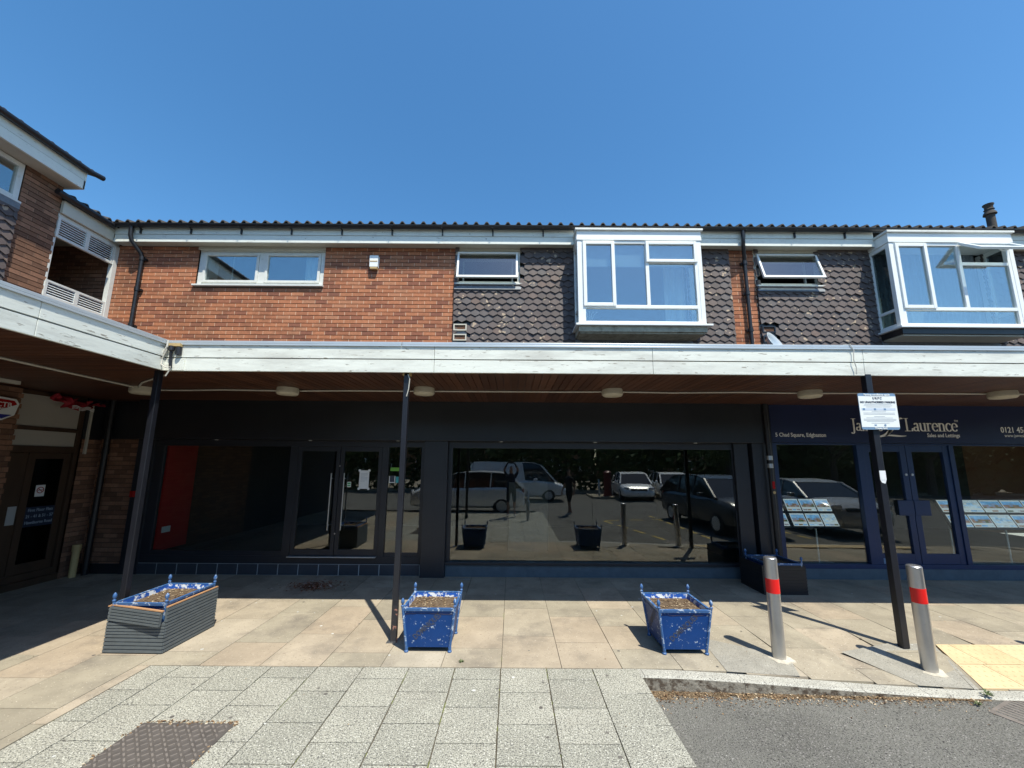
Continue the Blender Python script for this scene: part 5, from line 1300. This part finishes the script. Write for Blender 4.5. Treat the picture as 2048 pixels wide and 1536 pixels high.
# ------------------------------------------------------------------ the square behind the viewer (seen in the glass)
def car(loc, rz, paint, label, L_=4.3, Wd=1.8, H=1.55, kind='hatch', cat='car'):
    t = thing({'van': 'parked_van'}.get(kind, 'parked_car'), label, cat, loc, rz=rz)
    pr = {'hatch': [(-.50, .30, .60, .80), (-.49, .25, .78, .95), (-.44, .20, .95, 1.0), (-.25, .18, .97, 1.0), (0, .18, .95, 1.0), (.18, .18, .93, 1.0), (.30, .18, .88, 1.0), (.42, .20, .78, .97), (.48, .22, .62, .88), (.50, .3, .5, .72)],
          'suv': [(-.50, .35, .70, .82), (-.49, .28, .90, .95), (-.44, .24, 1.05, 1.0), (-.25, .22, 1.07, 1.0), (0, .22, 1.06, 1.0), (.18, .22, 1.04, 1.0), (.30, .22, 1.02, 1.0), (.42, .24, .95, .97), (.485, .28, .80, .9), (.50, .35, .62, .76)],
          'van': [(-.50, .35, 1.0, .95), (-.495, .26, 1.1, 1.0), (-.44, .24, 1.12, 1.0), (-.25, .22, 1.12, 1.0), (0, .22, 1.12, 1.0), (.18, .22, 1.12, 1.0), (.32, .22, 1.08, 1.0), (.43, .24, .95, .97), (.49, .28, .78, .9), (.50, .35, .6, .8)]}[kind]
    g = MB(); ring = 12
    for (s, zb_, zt_, wf) in pr:
        x = s * L_; hw = Wd / 2 * wf; m_ = (zb_ + zt_) / 2
        pts = [(-hw * .9, zb_), (-hw, zb_ + .08), (-hw * 1.02, m_), (-hw, zt_ - .08), (-hw * .90, zt_), (-hw * .4, zt_ + .02), (hw * .4, zt_ + .02), (hw * .90, zt_), (hw, zt_ - .08), (hw * 1.02, m_), (hw, zb_ + .08), (hw * .9, zb_)]
        g.v += [(x, y, z) for y, z in pts]
    for i in range(len(pr) - 1):
        for j in range(ring): j2 = (j + 1) % ring; g.face([i * ring + j, (i + 1) * ring + j, (i + 1) * ring + j2, i * ring + j2])
    g.face(list(range(ring))); g.face([(len(pr) - 1) * ring + j for j in reversed(range(ring))])
    o = g.build('body', paint, t, smooth=True); sb_ = o.modifiers.new('s', 'SUBSURF'); sb_.levels = 1; sb_.render_levels = 1
    gh = {'hatch': [(-.47, .0), (-.40, .62), (-.30, .92), (-.10, 1.0), (.05, .96), (.13, .84), (.29, .0)], 'suv': [(-.49, .0), (-.40, .62), (-.31, .92), (-.10, 1.0), (.04, .97), (.13, .84), (.30, .0)], 'van': [(-.49, .0), (-.485, .9), (-.47, 1.0), (.15, 1.0), (.24, .85), (.38, .0)]}[kind]
    belt = {'hatch': .90, 'suv': 1.0, 'van': 1.05}[kind]
    g = MB(); g2 = MB()
    for k, (s, f) in enumerate(gh):
        z = belt + (H - belt) * f; hw = Wd / 2 * (.93 - .17 * f); g.v += [(s * L_, -hw, z), (s * L_, hw, z)]
    n = len(gh); b = len(g.v)
    for k in range(n - 1): g.face([2 * k, 2 * k + 1, 2 * k + 3, 2 * k + 2])
    g.face([2 * k for k in range(n)]); g.face([2 * k + 1 for k in reversed(range(n))])
    g.build('windows', paint if False else M_carglass, t)
    # roof, pillars
    for (s, f), (s2, f2) in zip(gh[1:-2], gh[2:-1]):
        z, z2 = belt + (H - belt) * f, belt + (H - belt) * f2; hw, hw2 = Wd / 2 * (.93 - .17 * f) + .01, Wd / 2 * (.93 - .17 * f2) + .01
        g2.hexa([(s * L_, -hw, z - .02), (s2 * L_, -hw2, z2 - .02), (s2 * L_, hw2, z2 - .02), (s * L_, hw, z - .02), (s * L_, -hw, z + .015), (s2 * L_, -hw2, z2 + .015), (s2 * L_, hw2, z2 + .015), (s * L_, hw, z + .015)])
    for sy in (-1, 1):
        for (sA, fA), (sB, fB) in ((gh[0], gh[1]), (gh[-1], gh[-2])) :
            pa = (sA * L_, sy * (Wd / 2 * (.93 - .17 * fA) + .005), belt); pb = (sB * L_, sy * (Wd / 2 * (.93 - .17 * fB) + .005), belt + (H - belt) * fB); g2.tube([pa, pb], .045, 6)
        for s in ((-.20, .02) if kind != 'van' else ()):
            g2.tube([(s * L_, sy * Wd / 2 * .935, belt), (s * L_ - .03, sy * Wd / 2 * .775, H - .01)], .025, 6)
        if kind == 'van': g2.prism([(gh[0][0] * L_, sy * Wd / 2 * .94, belt), (.08 * L_, sy * Wd / 2 * .94, belt), (.05 * L_, sy * Wd / 2 * .78, H), (gh[2][0] * L_, sy * Wd / 2 * .78, H)], (0, sy * .012, 0))
    g2.build('roof', paint, t)
    for sx in (-.30, .31):
        for sy in (-1, 1):
            g = MB(); wr = .33; c = (sx * L_, sy * (Wd / 2 - .1), wr)
            g.lathe([(wr - .05, -.11), (wr, -.09), (wr, .09), (wr - .05, .11)], (c[0], c[1], c[2]), 22, axis='Y'); w_ = g.build('wheel', M_tyre, t, smooth=True)
            g = MB(); g.lathe([(wr * .62, -.115), (wr * .62, .115)], c, 10, axis='Y'); g.build('rim', M_alu, w_)
    for sy in (-1, 1):
        z = {'hatch': .68, 'suv': .84, 'van': .82}[kind]
        g = MB(); g.box(L_ * .47, L_ * .488, sy * Wd * .36 - .14, sy * Wd * .36 + .14, z - .06, z + .06); g.build('headlight', M_lens, t, bevel=.03)
        g = MB(); g.box(-L_ * .496, -L_ * .475, sy * Wd * .40 - .08, sy * Wd * .40 + .08, z - .0, z + .16); g.build('tail_light', M_redl, t, bevel=.02)
        if sy > 0:
            g = MB(); g.box(L_ * .478, L_ * .492, -.42, .42, z - .20, z - .02); g.build('grille', M_black, t, bevel=.02)
            g = MB(); g.box(L_ * .493, L_ * .497, -.26, .26, z - .34, z - .23); g.box(-L_ * .502, -L_ * .496, -.26, .26, z - .1, z + .01); g.build('number_plate', M_signw, t)
        g = MB(); g.box(L_ * .16, L_ * .20, sy * (Wd / 2 + .0), sy * (Wd / 2 + .16), belt + .02, belt + .14); g.build('mirror', paint, t, bevel=.03)
    return t
car((-1.72, -2.6, -.13), R(180), M_car['white_car_paint'], 'white estate-shaped car parked just behind the photographer, reflected in the big window', 4.5, 1.85, 1.62, 'suv')
car((.35, -7.9, -.13), 0, M_car['white_car_paint'], 'white panel van across the square, reflected behind the white car', 5.0, 1.95, 2.0, 'van', 'van')
car((6.9, -9.3, -.13), R(96), M_car['white_car_paint'], 'white hatchback facing the shops, reflected left of its twin', 4.0, 1.75, 1.47)
car((9.2, -9.5, -.13), R(96), M_car['white_car_paint'], 'second white hatchback facing the shops, reflected at the far right', 4.0, 1.75, 1.47)
car((6.55, .9, -.11), R(86), M_car['graphite_car_paint'], 'dark grey parked car nose-in to the kerb, reflected in the agent window', 4.4, 1.82, 1.6, 'suv')
car((9.5, .8, -.11), R(92), M_car['silver_car_paint'], 'silver parked car beside the dark grey one', 4.4, 1.82, 1.5, 'suv')

def skin_person(name, label, joints, edges, root, hands, mats, loc, rz=0, zones=None):
    me = bpy.data.meshes.new(name); keys = list(joints); idx = {k: i for i, k in enumerate(keys)}
    me.from_pydata([joints[k][0] for k in keys], [(idx[a], idx[b]) for a, b in edges], [])
    o = bpy.data.objects.new('tmp', me); COL.objects.link(o)
    md = o.modifiers.new('skin', 'SKIN'); me.skin_vertices[0].data[idx[root]].use_root = True
    for k in keys:
        r = joints[k][1]; me.skin_vertices[0].data[idx[k]].radius = (r, r) if not hasattr(r, '__len__') else r
    sb_ = o.modifiers.new('sub', 'SUBSURF'); sb_.levels = 2; sb_.render_levels = 2
    dg = bpy.context.evaluated_depsgraph_get(); m2 = bpy.data.meshes.new_from_object(o.evaluated_get(dg)); bpy.data.objects.remove(o)
    m2.materials.clear()
    for m in mats: m2.materials.append(m)
    for p in m2.polygons: p.material_index = zones(p.center); p.use_smooth = True
    m2.attributes.new('tint', 'FLOAT', 'FACE')
    ob = bpy.data.objects.new(name, m2); COL.objects.link(ob); ob.location = loc; ob.rotation_euler = (0, 0, rz); tag(ob, label, 'person')
    return ob
def figure(raise_arms, stride):
    J = {'pelvis': ((0, 0, .95), (.15, .11)), 'waist': ((0, 0, 1.10), (.14, .10)), 'chest': ((0, 0, 1.30), (.17, .115)), 'neckb': ((0, 0, 1.46), (.08, .07)), 'neck': ((0, .01, 1.53), .052),
         'chin': ((0, .03, 1.58), (.062, .07)), 'head': ((0, .02, 1.67), (.078, .098)), 'crown': ((0, .015, 1.745), (.06, .08))}
    E = [('pelvis', 'waist'), ('waist', 'chest'), ('chest', 'neckb'), ('neckb', 'neck'), ('neck', 'chin'), ('chin', 'head'), ('head', 'crown')]
    for s, n in ((-1, 'l'), (1, 'r')):
        J['hip' + n] = ((s * .095, 0, .87), .095); J['knee' + n] = ((s * .11, .02 + stride * s * .5, .48), .058); J['calf' + n] = ((s * .115, -.01 + stride * s * .6, .34), .056); J['ankle' + n] = ((s * .12, -.02 + stride * s, .085), .038)
        J['heel' + n] = ((s * .12, -.04 + stride * s, .04), .036); J['toe' + n] = ((s * .14, .17 + stride * s, .03), .034)
        E += [('pelvis', 'hip' + n), ('hip' + n, 'knee' + n), ('knee' + n, 'calf' + n), ('calf' + n, 'ankle' + n), ('ankle' + n, 'heel' + n), ('ankle' + n, 'toe' + n)]
        J['sh' + n] = ((s * .18, 0, 1.42), .062)
        if raise_arms:
            J['el' + n] = ((s * .25, .13, 1.60), .045); J['wr' + n] = ((s * .13, .27, 1.83), .027); J['palm' + n] = ((s * .10, .305, 1.86), (.030, .018))
            fin = [((s * .085, .33, 1.885), (s * .055, .338, 1.89)), ((s * .085, .33, 1.868), (s * .052, .34, 1.87)), ((s * .088, .33, 1.85), (s * .06, .34, 1.852)), ((s * .09, .325, 1.835), (s * .066, .335, 1.838))]
            th = ((s * .085, .300, 1.84), (s * .055, .312, 1.845))
        else:
            J['el' + n] = ((s * .25, -.02 - stride * s * .3, 1.14), .043); J['wr' + n] = ((s * .27, .06 - stride * s * .5, .90), .028); J['palm' + n] = ((s * .27, .08 - stride * s * .5, .85), (.020, .036))
            b = (s * .27, .08 - stride * s * .5)
            fin = [((b[0], b[1] + .03 - q * .018, .79), (b[0] - s * .012, b[1] + .035 - q * .018, .755)) for q in range(4)]; th = ((b[0] - s * .02, b[1] + .04, .83), (b[0] - s * .03, b[1] + .055, .80))
        E += [('chest', 'sh' + n), ('sh' + n, 'el' + n), ('el' + n, 'wr' + n), ('wr' + n, 'palm' + n)]
        for q, (a, b2) in enumerate(fin):
            J[f'f{q}a{n}'] = (a, .009); J[f'f{q}b{n}'] = (b2, .0075); E += [('palm' + n, f'f{q}a{n}'), (f'f{q}a{n}', f'f{q}b{n}')]
        J['tha' + n] = (th[0], .010); J['thb' + n] = (th[1], .009); E += [('palm' + n, 'tha' + n), ('tha' + n, 'thb' + n)]
    J['nose'] = ((0, .125, 1.655), .010); E += [('head', 'nose')]
    return J, E
def z1_(c):
    if c.z > 1.70: return 4
    if c.z > 1.49 and abs(c.x) < .12 and c.y < .12: return 0 if not (c.z > 1.62 and c.y < -.02) else 4
    if c.z > 1.55 and (abs(c.x) > .12 or c.y > .13): return 0
    if c.z > .98: return 1
    if c.z > .52: return 2
    if c.z > .10: return 0
    return 3
J, E = figure(True, 0.0)
pm = [M_skin, M_shirt, M_short, M_shoe, M_hair]
ph = skin_person('person', 'person in navy shirt and dark shorts holding a phone up with both raised hands', J, E, 'pelvis', None, pm, (0, -.355, 0), 0, z1_)
g = MB(); g.box(-.08, .08, -.020, -.012, 1.822, 1.898); g.build('phone', M_black, label='black phone held level in both raised hands of the photographer', cat='phone', bevel=.003)
J, E = figure(False, .16)
def z2_(c):
    if c.z > 1.70 or (c.z > 1.60 and c.y < -.02): return 4
    if c.z > 1.49: return 0
    if abs(c.x) > .20 and c.z < 1.22: return 0
    if c.z > .98: return 1
    if c.z > .52: return 2
    if c.z > .10: return 0
    return 3
skin_person('person', 'person in dark T-shirt and shorts walking across the road, seen in the reflection', J, E, 'pelvis', None, [M_skin, M_short, M_short, M_shoe, M_hair], (2.25, -1.9, -.13), R(60), z2_)

pb = thing('post_box', 'red pillar box on the far traffic island', 'post box', (5.6, -9.6, -.02))
g = MB(); g.lathe([(.24, 0), (.24, .1), (.21, .12), (.21, 1.25), (.24, 1.28), (.24, 1.36), (.12, 1.44), (.01, 1.46)], (0, 0, 0), 24); g.build('body', M_post_red, pb, smooth=True)
g = MB(); g.box(-.1, .1, .2, .22, 1.05, 1.10); g.build('slot', M_black, pb)
for x, y, l in ((.55, .45, 'plain dark steel bollard at the kerb beside the photographer'), (5.0, -9.2, 'short bollard left of the pillar box on the island'), (6.2, -9.1, 'short bollard right of the pillar box on the island')):
    t = thing('bollard', l, 'bollard', (x, y, 0 if y > 0 else -.02)); g = MB(); g.lathe([(.05, 0), (.05, .93), (.03, .96)], (0, 0, 0), 16); g.build('steel_tube', M_steel, t, smooth=True)
for x, y, l in ((-1.5, .1, 'dark street pole on the paving to the left of the photographer'), (-1.9, 3.0, None)):
    if l: t = thing('street_pole', l, 'pole', (x, y, 0)); g = MB(); g.box(-.04, .04, -.04, .04, 0, 3.0); g.build('pole_shaft', M_black, t); g = MB(); g.lathe([(.06, 0), (.06, .1)], (0, 0, 0), 12); g.build('pole_base', M_black, t)
# yellow bay lines
g = MB(); z = -.125
for xa, ya, xb, yb in ((3.2, -.2, 4.1, 3.4), (5.2, -1.6, 5.3, 3.2), (8.0, -1.6, 8.0, 3.2), (3.2, -.25, 9.4, -1.6)):
    d = Vector((xb - xa, yb - ya)).normalized() * .05; n = Vector((-d.y, d.x)); L2 = math.hypot(xb - xa, yb - ya); k = int(L2 / .8)
    for q in range(k):
        a, b = q / k, (q + .6) / k; p0 = Vector((xa + (xb - xa) * a, ya + (yb - ya) * a)); p1 = Vector((xa + (xb - xa) * b, ya + (yb - ya) * b))
        g.v += [(p.x, p.y, rz_(p.x, p.y) + .004) for p in (p0 - n, p1 - n, p1 + n, p0 + n)]; bb = len(g.v); g.face([bb - 4, bb - 3, bb - 2, bb - 1])
g.build('road_marking', M_line, kind='structure')
# far row of houses and trees
def house(x0, x1, y, label):
    t = thing('brick_house', label, 'house', ((x0 + x1) / 2, y, 0)); off = (x0 + x1) / 2
    g = MB(); g.box(x0 - off, x1 - off, -8, 0, 0, 5.6); g.build('wall', M_brickd, t)
    w = (x1 - x0) / 2 + .3
    g = MB(); g.prism([(-w, .3, 5.6), (-w, -8.3, 5.6), (-w, -4, 7.9)], (2 * w, 0, 0)); g.build('roof', M_roof, t)
    n = int((x1 - x0) / 3)
    for k in range(n):
        cx = x0 - off + (k + .5) * (x1 - x0) / n
        for z in (1.0, 3.7):
            g = MB(); g.box(cx - .8, cx + .8, 0.0, .06, z, z + 1.2); wv = g.build('window', M_pvc, t)
            g = MB(); g.box(cx - .72, cx - .04, .061, .07, z + .08, z + 1.12); g.box(cx + .04, cx + .72, .061, .07, z + .08, z + 1.12); g.build('pane', M_carglass, wv)
house(-22, -8, -30, 'brick houses across the square at the left of the reflection'); house(-6, 9, -30, 'brick houses across the square behind the parked van'); house(31, 48, -30, 'brick houses far to the right across the square')
house(11, 27, -30, 'brick houses across the square behind the white hatchbacks')
def tree(x, y, h, r, label):
    t = thing('tree', label, 'tree', (x, y, 0)); g = MB(); g.tube([(0, 0, 0), (.05, 0, h * .3), (0, .1, h * .55)], [.22, .17, .1], 10)
    for k in range(7):
        a = k * .9; g.tube([(0, 0, h * (.28 + .03 * k)), (math.cos(a) * r * .4, math.sin(a) * r * .4, h * (.45 + .03 * k)), (math.cos(a) * r * .8, math.sin(a) * r * .8, h * (.6 + .03 * k))], [.08, .05, .02], 6)
    g.build('trunk', M_bark, t)
    g = MB(); cl = [(rnd.uniform(-1, 1) * r * .7, rnd.uniform(-1, 1) * r * .7, h * rnd.uniform(.35, .9), r * rnd.uniform(.3, .55)) for _ in range(16)]
    for cx, cy, cz, cr in cl:
        ct = rnd.random()
        for k in range(190):
            v = Vector((rnd.gauss(0, 1), rnd.gauss(0, 1), rnd.gauss(0, 1))).normalized() * cr * rnd.random() ** .4; p = Vector((cx, cy, cz)) + v
            a = Vector((rnd.gauss(0, 1), rnd.gauss(0, 1), rnd.gauss(0, 1))).normalized() * .10; b = a.orthogonal().normalized() * .08
            q = len(g.v); g.v += [tuple(p - a), tuple(p - b), tuple(p + a), tuple(p + b)]; g.face([q, q + 1, q + 2, q + 3], min(1, max(0, ct * .6 + rnd.random() * .4)))
    g.build('crown', M_fol, t)
for x, y, h, r, l in ((-14, -18, 6.5, 2.6, 'broad tree at the far left across the square'), (-5.5, -15.5, 6, 2.5, 'bushy tree behind the white car'), (-.5, -17, 6.4, 2.7, 'bushy tree behind the panel van'), (4, -16.5, 6, 2.5, 'bushy tree behind the pillar box'),
                      (9.5, -15.5, 6.5, 2.8, 'bushy tree behind the two white hatchbacks'), (14, -12, 6.5, 3.0, 'broad tree to the right of the hatchbacks'), (20, -11, 7, 3.2, 'broad tree at the far right across the square'), (27, -12, 7, 3.4, 'broad tree seen in the agent door glass'), (35, -12, 7, 3.4, 'broad tree beyond the agent doors reflection')):
    tree(x, y, h, r, l)
g = MB()
for k in range(22000):
    x = rnd.uniform(-40, 90); p = Vector((x, -13.9 + rnd.gauss(0, .45), rnd.random() ** .8 * (3.2 + (1.6 if x > 20 else 0) + .5 * math.sin(x * .7) + .3 * math.sin(x * 2.1)))); a = Vector((rnd.gauss(0, 1), rnd.gauss(0, 1), rnd.gauss(0, 1))).normalized() * (.20 if x < 18 else .42); b = a.orthogonal().normalized() * a.length * .85
    q = len(g.v); g.v += [tuple(p - a), tuple(p - b), tuple(p + a), tuple(p + b)]; g.face([q, q + 1, q + 2, q + 3], rnd.random() * .7)
g.build('hedge', M_fol, kind='stuff', label='long dark hedge along the far pavement', cat='hedge')
